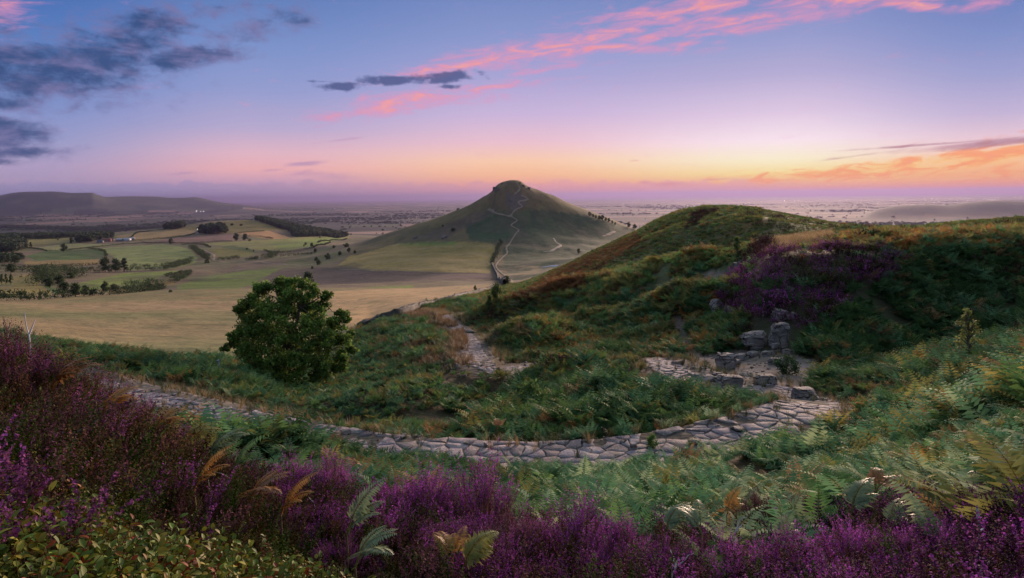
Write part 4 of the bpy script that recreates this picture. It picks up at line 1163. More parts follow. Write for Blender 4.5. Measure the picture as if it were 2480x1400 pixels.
# ------------------------------------------------------------------ stone
def stone_mat(name, a, b2, lich, scale=3.0, cracks=0):
    def build(nt, b):
        at_ = nt.n('ShaderNodeAttribute'); at_.attribute_name = 'Col'
        geo = nt.n('ShaderNodeNewGeometry'); p = geo.outputs['Position']
        n1 = nt.noise(p, scale, 7, .65, .4); n2 = nt.noise(p, scale * 7, 5, .7); n3 = nt.noise(p, scale * .8, 4, .6, 1.0)
        mp = nt.n('ShaderNodeMapping'); mp.inputs['Scale'].default_value = (1, 1, 7); nt.l(p, mp.inputs['Vector'])
        n4 = nt.noise(mp.outputs[0], scale * 1.3, 4, .6)
        c = nt.mix(nt.ss(n1, .35, .65), a, b2)
        c = nt.mix(nt.ss(n3, .58, .68), c, lich)
        g = nt.n('ShaderNodeCombineColor'); k = nt.m('ADD', -.15, nt.m('ADD', nt.m('MULTIPLY', n2, 1.1), nt.m('MULTIPLY', n4, 1.2)))
        for i in range(3): nt.l(k, g.inputs[i])
        c = nt.mix(1.0, c, g.outputs[0], 'MULTIPLY')
        c = nt.mix(1.0, c, at_.outputs['Color'], 'MULTIPLY')
        if cracks:
            dv = nt.n('ShaderNodeVectorMath', operation='ADD'); nzv = nt.n('ShaderNodeTexNoise'); nzv.inputs['Scale'].default_value = 2.5; nt.l(p, nzv.inputs['Vector'])
            mpv = nt.n('ShaderNodeMapping'); mpv.inputs['Scale'].default_value = (1, 1, 2.2); nt.l(p, mpv.inputs['Vector'])
            nt.l(mpv.outputs[0], dv.inputs[0]); nt.l(nzv.outputs['Color'], dv.inputs[1])
            vo = nt.n('ShaderNodeTexVoronoi', feature='DISTANCE_TO_EDGE'); vo.inputs['Scale'].default_value = cracks; nt.l(dv.outputs[0], vo.inputs['Vector'])
            ck = nt.ss(vo.outputs['Distance'], .004, .045)
            c = nt.mix(ck, (.02, .018, .017), c)
            n1 = nt.m('ADD', n1, nt.m('MULTIPLY', ck, .8))
        nt.l(c, b.inputs['Base Color'])
        bp = nt.n('ShaderNodeBump'); bp.inputs['Strength'].default_value = .9; bp.inputs['Distance'].default_value = .07
        nt.l(nt.m('ADD', n1, nt.m('ADD', nt.m('MULTIPLY', n2, .35), n4)), bp.inputs['Height']); nt.l(bp.outputs[0], b.inputs['Normal'])
    return material(name, build, .85, .2)
M_FLAG = stone_mat('flagstone', (.205, .170, .188), (.135, .112, .125), (.095, .085, .08), 2.4)
M_ROCK = stone_mat('gritstone', (.215, .178, .172), (.115, .097, .097), (.075, .078, .062), 2.2, 1.1)
M_WALL = stone_mat('wall_stone', (.085, .075, .070), (.055, .050, .046), (.042, .042, .036), 1.2)

# crazy paving: cells cut by bisectors, each stone raised, chamfered and a little tilted
def clip(poly, a, b, c):
    out = []
    for i in range(len(poly)):
        p, q = poly[i], poly[(i + 1) % len(poly)]
        dp, dq = a * p[0] + b * p[1] - c, a * q[0] + b * q[1] - c
        if dp <= 0: out.append(p)
        if (dp < 0 < dq) or (dq < 0 < dp):
            t = dp / (dp - dq); out.append((p[0] + t * (q[0] - p[0]), p[1] + t * (q[1] - p[1])))
    return out
def path_stones(name, line, half, step, across, r, label, lo=0.0, hi=1e9):
    seg = np.linalg.norm(np.diff(line[:, :2], axis=0), axis=1); S = np.r_[0, np.cumsum(seg)]
    tx = np.gradient(line[:, 0], S); ty = np.gradient(line[:, 1], S); tl = np.hypot(tx, ty); tx /= tl; ty /= tl
    seeds = []
    s = max(0, lo)
    while s < min(S[-1], hi):
        w = np.interp(s, HALF_S, HALF_W) * (.80 + .42 * fbm(np.array([s / 2.2]), np.array([3.3]), 401, 2)[0])
        nn = max(1, across + int(r.integers(-1, 3)))
        for j in range(nn):
            seeds.append((s + r.normal(0, .38) * step, -w + (j + .5) * 2 * w / nn + r.normal(0, .24) * 2 * w / nn, w))
        s += step * (.75 + .5 * r.random())
    mb = MB(); sd = np.array(seeds)
    for i, (s0, w0, w) in enumerate(seeds):
        poly = [(s0 - 1.6, -w), (s0 + 1.6, -w), (s0 + 1.6, w), (s0 - 1.6, w)]
        d = np.hypot(sd[:, 0] - s0, sd[:, 1] - w0)
        for j in np.argsort(d)[1:14]:
            a, b = sd[j, 0] - s0, sd[j, 1] - w0
            poly = clip(poly, a, b, (sd[j, 0]**2 + sd[j, 1]**2 - s0**2 - w0**2) / 2)
            if len(poly) < 3: break
        if len(poly) < 3: continue
        # break each side up and pull it in to leave a joint
        P2 = []
        for k in range(len(poly)):
            p, q = np.array(poly[k]), np.array(poly[(k + 1) % len(poly)])
            L = np.linalg.norm(q - p); m = max(1, int(L / .16))
            for t in range(m): P2.append(p + (q - p) * t / m)
        P2 = np.array(P2); c = P2.mean(0)
        if len(P2) < 4: continue
        if abs(w0) > .45 * w and r.random() < .22: continue
        rad = np.linalg.norm(P2 - c, axis=1)[:, None]
        gap = .008 + .018 * r.random()
        P2 = c + (P2 - c) * np.maximum(.3, 1 - gap / np.maximum(rad, .05)) + r.normal(0, .013, P2.shape)
        if rad.max() < .12: continue
        hgt = .012 + .026 * r.random(); tilt = r.normal(0, .026, 2)
        def put(Q, dz):
            ss = np.clip(Q[:, 0], 0, S[-1])
            x = np.interp(ss, S, line[:, 0]); y = np.interp(ss, S, line[:, 1]); z = np.interp(ss, S, line[:, 2])
            ux = np.interp(ss, S, tx); uy = np.interp(ss, S, ty)
            x = x - uy * Q[:, 1]; y = y + ux * Q[:, 1]
            return np.stack([x, y, z + dz], 1)
        tz = (P2 - c) @ tilt
        ins = c + (P2 - c) * (1 - .016 / np.maximum(rad, .08))
        n = len(P2)
        V = np.concatenate([put(P2, -.10 + 0 * tz), put(P2, hgt - .012 + tz), put(ins, hgt + ((ins - c) @ tilt)), put(c[None], hgt - .004)])
        F4 = []; F3 = []
        for k in range(n):
            k2 = (k + 1) % n
            F4 += [(k, k2, n + k2, n + k), (n + k, n + k2, 2 * n + k2, 2 * n + k)]; F3.append((2 * n + k, 2 * n + k2, 3 * n))
        tone = .72 + .5 * r.random()
        col = np.array([tone * (1 + r.normal(0, .03)), tone, tone * (1 + r.normal(0, .03))])
        b0 = mb.n; mb.add(V, F4, col); mb.f3.append(np.array(F3) + b0)
    o = obj(name, mb.mesh(name, False), M_FLAG); o['kind'] = 'structure'
    return o
r_ = np.random.default_rng(41)
_ms = np.r_[0, np.cumsum(np.linalg.norm(np.diff(MAIN[:, :2], axis=0), axis=1))]
def _s_of(px, py, y_min):
    pxm, pym = project(MAIN[:, 0], MAIN[:, 1], MAIN[:, 2]); ok = (MAIN[:, 1] > y_min[0]) & (MAIN[:, 1] < y_min[1])
    d = np.where(ok, np.hypot(pxm - px, pym - py), 1e9); return _ms[int(np.argmin(d))]
HALF_S = [0, _s_of(480,995,(5,40)), _s_of(740,1058,(5,40)), _s_of(1300,1117,(5,40)), _s_of(1840,1040,(5,22)), _s_of(1948,985,(5,30)), _s_of(1780,939,(20,40)), _s_of(1640,923,(20,40)), _s_of(1180,893,(28,60)), _s_of(1140,845,(35,80)), _ms[-1]]
HALF_W = [.45, .66, .90, 1.08, .95, .90, .70, .62, .55, .68, .65]
path_stones('stone_path', MAIN, 1.08, .42, 5, r_, '')

def ribbon(name, pts, widths, mat, lift, col, step=6.0, ragged=.75):
    L = spline([tuple(p) for p in pts], step); n = len(L)
    tx = np.gradient(L[:, 0]); ty = np.gradient(L[:, 1]); tl = np.hypot(tx, ty) + 1e-9; nx, ny = -ty / tl, tx / tl
    d = np.linspace(0, 1, n); w = np.interp(d, np.linspace(0, 1, len(widths)), widths)
    V = []; K = 5
    for k in range(K):
        q = (k / (K - 1) - .5) * 2
        jit = 1 + ragged * (fbm(d * n / 2.2 + 31 * (q > 0), d * 0 + 5.5, 421, 3) - .5) * 2
        x = L[:, 0] + nx * w * .5 * q * jit; y = L[:, 1] + ny * w * .5 * q * jit
        V.append(np.stack([x, y, ground(x, y) + lift - (lift * .9 + .25) * (abs(q) > .9)], 1))
    V = np.stack(V, 1).reshape(-1, 3)
    F = [(i * K + k, i * K + k + 1, (i + 1) * K + k + 1, (i + 1) * K + k) for i in range(n - 1) for k in range(K - 1)]
    me = new_mesh(name, V, np.array(F)); vcol(me, 'Col', col)
    o = obj(name, me, mat); o['kind'] = 'structure'
    return o
# the trodden way up the cone, and its branches
ribbon('footpath', [at(*p, rmin=300) for p in ((1246,690),(1236,682),(1222,668),(1207,655),(1200,645),(1205,635),(1218,622),(1228,610),(1226,603),(1232,592),(1243,575),(1250,565),(1256,557),(1246,551),(1238,545),(1245,539),(1253,533),(1243,527),(1236,522))],
       [4,4.2,4,3,2.5,2.7,2.4,2.6,2.4,2.4], M_GROUND, .35, (.17, .13, .10), 3)
ribbon('footpath', [at(*p, rmin=600) for p in ((1237,523),(1243,514),(1250,507),(1262,502),(1266,499),(1258,494),(1256,490),(1268,486),(1279,481),(1272,477),(1262,473))], [3.4,3,3.2], M_GROUND, .35, (.17, .13, .10), 3)
ribbon('footpath', [at(*p, rmin=600) for p in ((1246,470),(1256,463),(1259,455),(1256,449),(1250,442))], [3,3.4,2.6], M_GROUND, .3, (.165, .125, .09), 3)
ribbon('footpath', [at(*p, rmin=600) for p in ((1182,507),(1192,511),(1200,516),(1212,519),(1226,522),(1237,524))], [4.2,4,3.4], M_GROUND, .35, (.165, .125, .10), 3)
ribbon('footpath', [at(*p, rmin=500) for p in ((1340,577),(1346,586),(1357,594),(1345,602),(1328,610),(1316,610))], [2.5,4,6,3], M_GROUND, .3, (.30, .225, .17), 3)
ribbon('footpath', [at(*p, rmin=500) for p in ((1490,560),(1476,566),(1460,572))], [3,7,3], M_GROUND, .3, (.30, .22, .165), 3)
ribbon('track', [at(*p, rmin=350) for p in ((1205,668),(1150,662),(1050,660),(950,655),(880,652),(820,652))], [2.2,2.4,2,2], M_GROUND, .2, (.17, .13, .105), 6)
ribbon('track', [at(*p, rmin=350) for p in ((495,606),(512,614),(520,624),(518,630),(535,633),(640,636),(760,640))], [4,5,4,3,3,3], M_GROUND, .25, (.24, .175, .14), 6)
# pale slip of water or sand below the hill
pl_ = [at(*p, rmin=380) for p in ((1310,648),(1335,643),(1348,645),(1332,641),(1342,640))]
ribbon('pond', [at(*p, rmin=380) for p in ((1311,648),(1325,646),(1338,644),(1352,644.5))], [2,5,8,3], material('water', lambda nt, b: b.inputs['Base Color'].__setattr__('default_value', (.30, .30, .36, 1)), .25, .5), .45, (1, 1, 1), 3, .5)

def rock_mesh(name, r, dims, cuts=7, ledge=0.0, detail=4, flat=False):
    import bmesh
    bm = bmesh.new(); bmesh.ops.create_icosphere(bm, subdivisions=detail, radius=1.0)
    P_ = np.array([v.co[:] for v in bm.verts])
    F = np.array([[v.index for v in f.verts] for f in bm.faces]); bm.free()
    # towards a block, then sheared by flat breaks
    P_ = np.sign(P_) * np.abs(P_)**.42
    P_ /= np.abs(P_).max()
    for _ in range(cuts):
        n = r.normal(size=3); n[2] *= .7; n /= np.linalg.norm(n)
        d = (.50 + .34 * r.random()) * np.abs(n).sum() * .80
        s = P_ @ n - d; m = s > 0
        P_[m] -= np.outer(s[m], n) * .95
    a = P_ * 2.3 + r.random(3) * 50
    nz = fbm(a[:, 0] + a[:, 2] * .7, a[:, 1] - a[:, 2] * .6, 431, 4) - .5
    P_ *= (1 + .24 * nz + .10 * (fbm(a[:, 0] * 3 + a[:, 1], a[:, 2] * 3 - a[:, 1], 435, 3) - .5))[:, None]
    if ledge:
        q = P_[:, 2] * ledge + r.normal(0, .35) * P_[:, 0] * ledge * .5 + r.normal(0, .25) * P_[:, 1] * ledge * .5 + .7 * (fbm(P_[:, 0] * 1.2 + 9, P_[:, 1] * 1.2, 433, 2) - .5)
        f = q - np.floor(q)
        P_[:, :2] *= (1 - .13 * (.3 + 1.2 * fbm(P_[:, 0] * 1.7, P_[:, 1] * 1.7 + P_[:, 2], 437, 2)) * smooth(.0, .16, f) * (1 - smooth(.6, 1, f)))[:, None]
    V = P_ * np.array(dims) * .5
    me = new_mesh(name, V, F, smooth_shade=True)
    me.set_sharp_from_angle(angle=math.radians(24))
    vcol(me, 'Col', (1, 1, 1)); return me
ROCKS = [  # x, base row, width px, height px, depth factor, turn, ledges, label
 (1893,840,52,70,1.0,.25,2.6,'tall split boulder standing in the heather above the bare earth','boulder',0),
 (1838,840,66,42,.9,-.2,1.5,'wide pale boulder leaning against the left of the tall split boulder','boulder',0),
 (1880,852,17,26,1.0,.4,0,'small upright stone propped below the tall split boulder','stone',0),
 (1895,772,36,24,1.4,.1,2,'flat pale slab on top of the tall split boulder','slab',0),
 (1737,752,38,32,1.0,.5,1.5,'pale rock sticking out at the left end of the purple heather','boulder',0),
 (1766,764,24,26,1.0,-.3,0,'narrow pale rock right below the left end of the purple heather','boulder',0),
 (1852,770,10,18,1.0,.2,0,'tiny pale rock lost in the purple heather','stone',0),
 (1921,770,13,16,1.0,.2,0,'tiny pale rock in the heather right of the flat pale slab','stone',0),
 (1762,896,44,44,.9,.15,3.6,'layered rock with stacked ledges in the middle of the bare earth','boulder',0),
 (1784,888,20,20,1.0,.7,2,'small ledge rock against the right of the layered rock','stone',0),
 (1800,872,30,16,.8,.6,0,'slanting pale stone up the slope behind the layered rock','stone',0),
 (1824,864,26,14,.8,.5,0,'low grey stone at the top of the slope by the leaning boulder','stone',0),
 (1765,934,58,26,.9,.05,2,'dark blue-grey rock at the path edge below the layered rock','boulder',0),
 (1856,930,50,22,.9,-.1,2,'low grey rock at the path edge right of the dark blue-grey rock','boulder',0),
 (1715,925,34,15,1.1,.3,0,'flat tan stone at the path edge left of the dark blue-grey rock','stone',0),
 (1645,882,22,12,1.0,.4,0,'small bluish stone alone on the left of the bare earth','stone',0),
 (1890,884,34,18,1.0,.2,0,'grey rock half under the low bush on the bare earth','stone',0),
 (1949,968,52,30,1.1,.15,0,'big squared slab at the bend of the stone path','slab',0),
 (1690,1078,26,15,1.2,.7,0,'thin tipped slab on the verge where the path bends right','slab',0),
 (1790,1046,26,11,1.2,.1,0,'flat grey stone beside the path under the bracken island','stone',0),
 (1177,1084,9,14,1.0,.1,0,'small upright grey stone at the far edge of the path','stone',0),
 (1533,1086,15,15,1.0,.3,0,'squat pale stone at the far edge of the path','stone',0),
 (1315,1086,8,10,1.0,.1,0,'tiny grey stone at the far edge of the path centre','stone',0),
 (836,1053,20,13,1.0,.3,0,'pale loose stone on the far edge of the path left of centre','stone',0),
 (1137,807,17,8,1.0,.2,0,'dark mossy stone beside the steep far part of the path','stone',1),
 (1792,664,46,34,1.2,.2,2,'dark crag under the heather lip at the back of the knoll','crag',1),
 (1812,648,36,24,1.2,-.2,2,'upper dark ledge of the crag at the back of the knoll','crag',1),
 (1776,672,20,22,1.0,.3,0,'broken dark rock at the left foot of the crag','crag',1),
]
M_ROCKD = stone_mat('dark_gritstone', (.12, .105, .10), (.07, .062, .060), (.05, .05, .042), 2.2)
ROCKS += [
 (1862,862,26,12,1.0,.5,0,'flat broken slab between the leaning boulder and the low bush','stone',0),
 (1745,912,24,10,1.0,.9,0,'flat stone just above the dark blue-grey rock','stone',0),
 (1812,912,30,9,1.0,.2,0,'thin flat slab lying on the bare earth above the path','slab',0),
 (1690,912,18,8,1.0,.4,0,'small flat stone at the left of the bare earth near the path','stone',0),
 (1912,858,22,14,1.0,.1,0,'grey stone in the ferns right of the tall split boulder','stone',0),
]
r_ = np.random.default_rng(47)
for (px, row, wpx, hpx, df, turn, ledge, label, cat, dark) in ROCKS:
    p = at(px, row, rmin=8.0); y = p.y
    w, h = wpx / F_PX * y, hpx / F_PX * y
    me = rock_mesh('rock', r_, (w * 1.28, w * df * 1.2, h * 1.28), 8 if h > .3 * w else 5, ledge, 4)
    nm = {'boulder': 'boulder', 'stone': 'loose_stone', 'slab': 'stone_slab', 'crag': 'crag_rock'}[cat]
    o = obj(nm, me, M_ROCKD if dark else M_ROCK, None, (p.x, p.y + w * df * .25, p.z + h * .20))
    o.rotation_euler = (r_.normal(0, .05), r_.normal(0, .05), turn)
    tag(o, label, cat, 'rocks of the knoll and path')
# pebbles and scree over the bare earth
PEB = [proto('pebble', rock_mesh('pebble', r_, (1, .8, .6), 6, 0, 2), M_ROCK) for _ in range(3)]
x, y = sector(15, 48, 9); z, px, py, k = info(x, y); d_ = pathdist(x, y)
m = ((inpoly(px, py, DIRT) | inpoly(px, py, DIRT2)) & (k > 5.5) & (rng.random(len(x)) < .8)) | ((d_ < 1.7) & (d_ > .6) & (rng.random(len(x)) < .45))
x, y, z = x[m], y[m], z[m]; n = len(x)
scatter('pebbles', PEB, np.stack([x, y, z], 1), np.stack([0 * x, 0 * x, rng.random(n) * 6.28], 1), .05 + .16 * rng.random(n)**3, rng.integers(0, 3, n), np.ones((n, 3)), 'small stones strewn over the bare earth and the path edges')
# rock faces on the cone
for (px, row, wpx, hpx, label) in ((1204,462,15,11,'rocky cliff at the left shoulder of the cone hill top'),(1235,489,9,8,'grey rock scar on the cone hill face under the summit'),
                                   (1268,452,8,5,'small crag on the right of the cone hill top'),(1250,474,9,4,'dark rock step beside the summit path'),
                                   (1197,459,9,7,'small rock knob low on the left shoulder of the cone hill top'),(1217,446,8,4,'rock ledge on the left brow of the cone hill top'),(1260,445,7,4,'rock ledge on the right brow of the cone hill top'),(1281,458,9,5,'broken rock low on the right shoulder of the cone hill top'),
                                   (1075,578,16,10,'pale boulders in the brown scrub low on the cone hill'),(1006,578,14,7,'pale stone patch at the left foot of the cone hill')):
    p = at(px, row, rmin=600); y = p.y; w, h = wpx / F_PX * y, hpx / F_PX * y
    o = obj('crag', rock_mesh('crag', r_, (w, w * .7, h * 1.5), 9, 3, 4), M_ROCKD if row < 470 else M_ROCK, None, (p.x, p.y + w * .2, p.z + h * .15))
    o.rotation_euler = (0, 0, r_.random() * .6); tag(o, label, 'crag')

# ------------------------------------------------------------------ trees
def limb_pts(a, b, r, wob=.12, n=7):
    a = np.asarray(a, float); b = np.asarray(b, float); t = np.linspace(0, 1, n)[:, None]; L = np.linalg.norm(b - a)
    p = a + (b - a) * t; p[1:-1] += r.normal(0, wob * L * .35, (n - 2, 3)) * np.sin(np.pi * t[1:-1])
    p[:, 2] += .08 * L * np.sin(np.pi * t[:, 0])
    return p
def leaf_cloud(mb, c, rad, n, size, r, cols, squash=.75, shell=.55):
    d = r.normal(size=(n, 3)); d /= np.linalg.norm(d, axis=1)[:, None]
    q = rad * (shell + (1 - shell) * r.random(n)) ** 1.0 * (.75 + .4 * r.random(n))
    p = np.asarray(c) + d * q[:, None] * np.array([1, 1, squash])
    e1 = r.normal(size=(n, 3)) ; e1 /= np.linalg.norm(e1, axis=1)[:, None]
    nn = d * .6 + r.normal(0, .6, (n, 3)) + np.array([0, 0, .35]); e2 = np.cross(e1, nn); e2 /= np.linalg.norm(e2, axis=1)[:, None] + 1e-9
    s = size * (.6 + .8 * r.random(n))
    V = np.stack([p - e1 * s[:, None] * .55, p + e2 * s[:, None] * .34, p + e1 * s[:, None] * .55, p - e2 * s[:, None] * .34], 1).reshape(-1, 3)
    k = cols[r.integers(0, len(cols), n)] * (.7 + .6 * r.random(n))[:, None]
    mb.add(V, np.arange(4 * n).reshape(-1, 4), np.repeat(k, 4, 0))
# the oak below the path, built to its outline: limbs reaching to clumps of leaves
r_ = np.random.default_rng(53)
tp = at(700, 938, rmin=20); ty = tp.y; S_ = ty / F_PX
oak = empty('oak_tree', tp, 'large rounded dark green oak standing alone below the stone path', 'tree')
def tx_(px, row, dy): return np.array([(px - 700) * S_, dy, (938 - row) * S_])
CLUMPS = [(640,705,26,0),(672,690,24,.3),(612,730,28,-.3),(735,690,26,.2),(722,715,30,-.6),(690,715,30,.5),(655,745,34,-.8),(700,755,36,-1.2),(745,735,28,.2),(780,745,24,.1),(790,722,15,.3),
 (770,775,34,-.6),(810,790,28,.2),(834,775,18,.4),(605,770,26,.1),(578,752,15,.2),(590,748,16,-.1),(640,785,36,-1.3),(690,800,38,-1.8),(740,800,36,-1.5),(790,820,34,-1.0),(828,820,26,-.2),(846,850,16,.3),
 (600,810,26,-.3),(575,805,16,.2),(565,833,18,.1),(545,843,12,.2),(600,845,26,-.6),(640,835,34,-1.5),(690,850,40,-2.1),(745,850,38,-1.9),(795,862,34,-1.3),(835,865,22,-.4),(640,880,34,-1.4),(690,895,36,-1.8),
 (740,895,36,-1.7),(785,895,30,-1.2),(820,890,22,-.5),(615,885,26,-.6),(700,925,30,-1.6),(750,925,26,-1.5),(665,915,28,-1.4),(700,760,40,1.4),(640,810,40,1.4),(760,820,42,1.5),(700,860,46,1.2),(820,760,12,.3),(850,815,10,.3),(560,815,10,.1),
 (650,690,14,-.2),(700,685,14,.0),(765,712,18,.2)]
wood, crown = MB(), MB()
brk = (.085, .068, .05)
wood.tube(np.array([(0, 0, -.4), (.03, 0, .3), (-.05, .05, 1.0), (.08, .05, 1.9)]), [.42, .30, .26, .22], brk, 9)
hubs = [np.array([.08, .05, 1.7]), np.array([-.7, -.2, 2.6]), np.array([.8, .1, 2.8]), np.array([.1, -.6, 3.4]), np.array([.0, .7, 3.2]), np.array([-.2, .1, 4.2]), np.array([.7, -.2, 4.3]), np.array([-1.2, .2, 1.9]), np.array([1.5, -.3, 2.0]), np.array([.2, -1.0, 1.6])]
for h in hubs[1:]:
    wood.tube(limb_pts(hubs[0], h, r_), np.linspace(.17, .07, 7), brk, 6)
oc = np.array([(.085, .150, .028), (.120, .190, .034), (.165, .215, .042), (.060, .110, .026)])
for (px, row, rp, dy) in CLUMPS:
    c = tx_(px, row, dy); rad = rp * S_
    h = hubs[int(np.argmin([np.linalg.norm(c - q) for q in hubs]))]
    wood.tube(limb_pts(h, c, r_), np.linspace(.055, .012, 7), brk, 4)
    # twigs of leaves inside every clump so that its edge is feathered
    m = max(5, int(rad * 15))
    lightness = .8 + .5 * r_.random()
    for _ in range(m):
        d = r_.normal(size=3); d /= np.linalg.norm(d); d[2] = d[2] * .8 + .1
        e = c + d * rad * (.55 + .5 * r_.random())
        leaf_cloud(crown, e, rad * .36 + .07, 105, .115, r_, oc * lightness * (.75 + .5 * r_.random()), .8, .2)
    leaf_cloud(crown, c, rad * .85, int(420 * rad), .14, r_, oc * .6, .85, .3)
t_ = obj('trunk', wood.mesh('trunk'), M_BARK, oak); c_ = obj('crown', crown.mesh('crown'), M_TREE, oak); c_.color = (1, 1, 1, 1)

def small_tree(r, H, Wd, nclump, nleaf, size, trunk_h=.3, conic=0.0, squash=.85):
    w, c = MB(), MB()
    w.tube(np.array([(0, 0, -.1 * H), (.01 * H, 0, trunk_h * H), (0, .01 * H, .75 * H)]), [.045 * H * .8, .03 * H * .8, .008 * H], (.08, .065, .05), 5)
    cols = np.array([(.9, 1, .9), (1.15, 1.1, .9), (.75, .85, .85), (1, .95, .8)])
    for i in range(nclump):
        t = (i + r.random()) / nclump
        z = (trunk_h * .7 + (1 - trunk_h * .7) * t) * H
        env = math.sin(math.pi * min(1, .18 + .80 * t))**.7 if not conic else (1 - t)**.8 + .12
        a = r.random() * 6.28; q = Wd * .5 * env * math.sqrt(r.random()) * .8
        cc = np.array([q * math.cos(a), q * math.sin(a), z * .94])
        w.tube(np.array([(0, 0, z * .75), cc]), [.012 * H, .004 * H], (.08, .065, .05), 3)
        leaf_cloud(c, cc, Wd * (.20 if not conic else .15) * (.7 + .6 * r.random()), nleaf, size, r, cols * (.75 + .5 * r.random()), squash, .25)
    return w.mesh('trunk'), c.mesh('crown')
r_ = np.random.default_rng(59)
KIND = {'round': [small_tree(r_, 1, 1.0, 26, 60, .075) for _ in range(3)], 'tall': [small_tree(r_, 1, .55, 22, 60, .06) for _ in range(2)],
        'cone': [small_tree(r_, 1, .5, 26, 50, .05, .1, 1.0) for _ in range(2)], 'bush': [small_tree(r_, 1, 1.5, 24, 60, .10, .1) for _ in range(3)],
        'thin': [small_tree(r_, 1, .34, 34, 34, .030, .12) for _ in range(2)]}
def tree(name, kind, p, h, wd, col, label, group=None, cat='tree'):
    k = KIND[kind]; i = random.randrange(len(k)); base_w = {'round': 1.0, 'tall': .55, 'cone': .5, 'bush': 1.5, 'thin': .34}[kind]
    o = empty(name, p, label, cat, group, random.random() * 6.28, (wd / base_w * .95, wd / base_w * .95, h))
    for nm, me, mt in (('trunk', k[i][0], M_BARK), ('crown', k[i][1], M_TREE)):
        c = obj(nm, me, mt, o); c.color = (*col, 1)
    return o
def tree_px(name, kind, px, row, hpx, wpx, col, label, group=None, cat='tree', rmin=8.0):
    p = at(px, row, rmin=rmin); return tree(name, kind, p, hpx / F_PX * p.y, wpx / F_PX * p.y, col, label, group, cat)
DG = (.040, .062, .026); MG = (.062, .092, .032); LG = (.115, .155, .055)
tree_px('birch_sapling', 'cone', 1786, 636, 66, 44, LG, 'pale green young birch in front of the dark crag behind the knoll', rmin=30)
tree_px('sapling', 'thin', 2345, 900, 158, 60, (.14, .15, .05), 'tall thin yellowish sapling in the bracken at the foot of the right bank', rmin=14)
tree_px('sapling', 'thin', 2252, 676, 50, 34, (.17, .16, .045), 'yellow-green sapling on the dark bracken face of the knoll', rmin=25)
tree_px('hawthorn_bush', 'round', 1203, 744, 56, 36, MG, 'dark rounded hawthorn on the slope just below the wall', rmin=60, cat='shrub')
tree_px('hawthorn_bush', 'tall', 1186, 762, 48, 22, MG, 'slim dark hawthorn touching the left of the rounded hawthorn', rmin=60, cat='shrub')
tree_px('hawthorn_bush', 'round', 1226, 690, 22, 22, DG, 'small dark thorn tree at the far end of the wall beside the footpath', rmin=200, cat='shrub')
tree_px('sapling', 'round', 1151, 708, 17, 10, MG, 'tiny lone sapling just over the wall in the pasture', rmin=120)
tree_px('shrub', 'bush', 1290, 1010, 84, 100, (.085, .135, .045), 'fresh green leafy shrub in the bracken hollow beyond the path', rmin=18, cat='shrub')
tree_px('shrub', 'bush', 1905, 905, 42, 72, (.040, .075, .038), 'low dark bush growing over a rock on the bare earth', rmin=18, cat='shrub')
tree_px('shrub', 'bush', 1580, 1084, 32, 36, (.085, .15, .045), 'bright green little bush at the far edge of the path', rmin=13, cat='shrub')
tree_px('shrub', 'tall', 390, 880, 30, 22, MG, 'small feathery bush rising from the bracken strip by the pasture', rmin=18, cat='shrub')

# ------------------------------------------------------------------ dead twigs and single fronds near the camera
def twig(name, segs, rad, col, p, label):
    mb = MB()
    for s in segs:
        q = np.array(s, float)
        if len(q) == 2: q = limb_pts(q[0], q[1], r_, .10, 6)
        else: q = spline([tuple(v) for v in q], .03 * max(1, np.ptp(q)))
        mb.tube(q, np.linspace(rad, rad * .35, len(q)), col, 5)
    o = obj(name, mb.mesh(name), M_BARK, None, p); return tag(o, label, 'twig', 'bare twigs on the near bank')
def at_row(px, row, y):
    u, v = ray(px, row); return np.array([float(u) * y, y, float(v) * y])
def twig_px(pix, y, radpx, col, label, nm='dead_twig'):
    """branches given as chains of (x, row) at one distance, with a little depth"""
    base = at_row(*pix[0][0], y); g = float(ground(base[0], base[1])); segs = []
    for ch in pix:
        segs.append([at_row(a, b, y + .05 * math.sin(a * .05 + b * .03)) - base for a, b in ch])
    segs[0] = [np.array([.02, .03, g - base[2] - .05])] + segs[0]
    twig(nm, segs, radpx / F_PX * y, col, base, label)
WHT = (.42, .40, .42); GRY = (.20, .18, .18)
twig_px([[(72,830),(68,800),(60,775),(59,755)],[(70,812),(80,790),(86,772)]], 4.6, 2.4, WHT, 'bare pale twig forking above the dark bracken at the left edge')
twig_px([[(20,820),(14,790),(10,770)],[(17,805),(28,775)]], 4.6, 1.6, GRY, 'thin grey twig poking over the maroon heather at the left edge')
twig_px([[(178,1085),(180,1052),(150,1048),(110,1056)],[(180,1052),(215,1030),(240,1016)],[(180,1060),(192,1078)]], 3.1, 3.4, GRY, 'forked grey twig lying over the left bank')
twig_px([[(55,1098),(40,1085),(20,1073),(-10,1058)]], 2.6, 3.0, WHT, 'pale bare stem across the bilberry at the left edge')
twig_px([[(2375,1420),(2374,1340),(2372,1290),(2370,1248)],[(2373,1290),(2384,1280)],[(2370,1255),(2362,1240),(2366,1225)],[(2376,1400),(2400,1352)]], 3.4, 5.0, WHT, 'upright white dead stem in the heather at the right')
twig_px([[(2302,1380),(2298,1355),(2292,1338)]], 3.3, 3.5, WHT, 'short white stub left of the upright dead stem')
twig_px([[(1770,1312),(1785,1285),(1795,1255),(1808,1252)],[(1784,1288),(1800,1268)],[(1772,1308),(1768,1282)]], 4.9, 2.2, WHT, 'pale forked twig above the orange bilberry')
twig_px([[(1625,1395),(1634,1360),(1630,1340),(1622,1330)],[(1632,1372),(1660,1350)],[(1630,1385),(1680,1340)]], 3.5, 2.6, WHT, 'curled white twig in the pinkish dry heather')
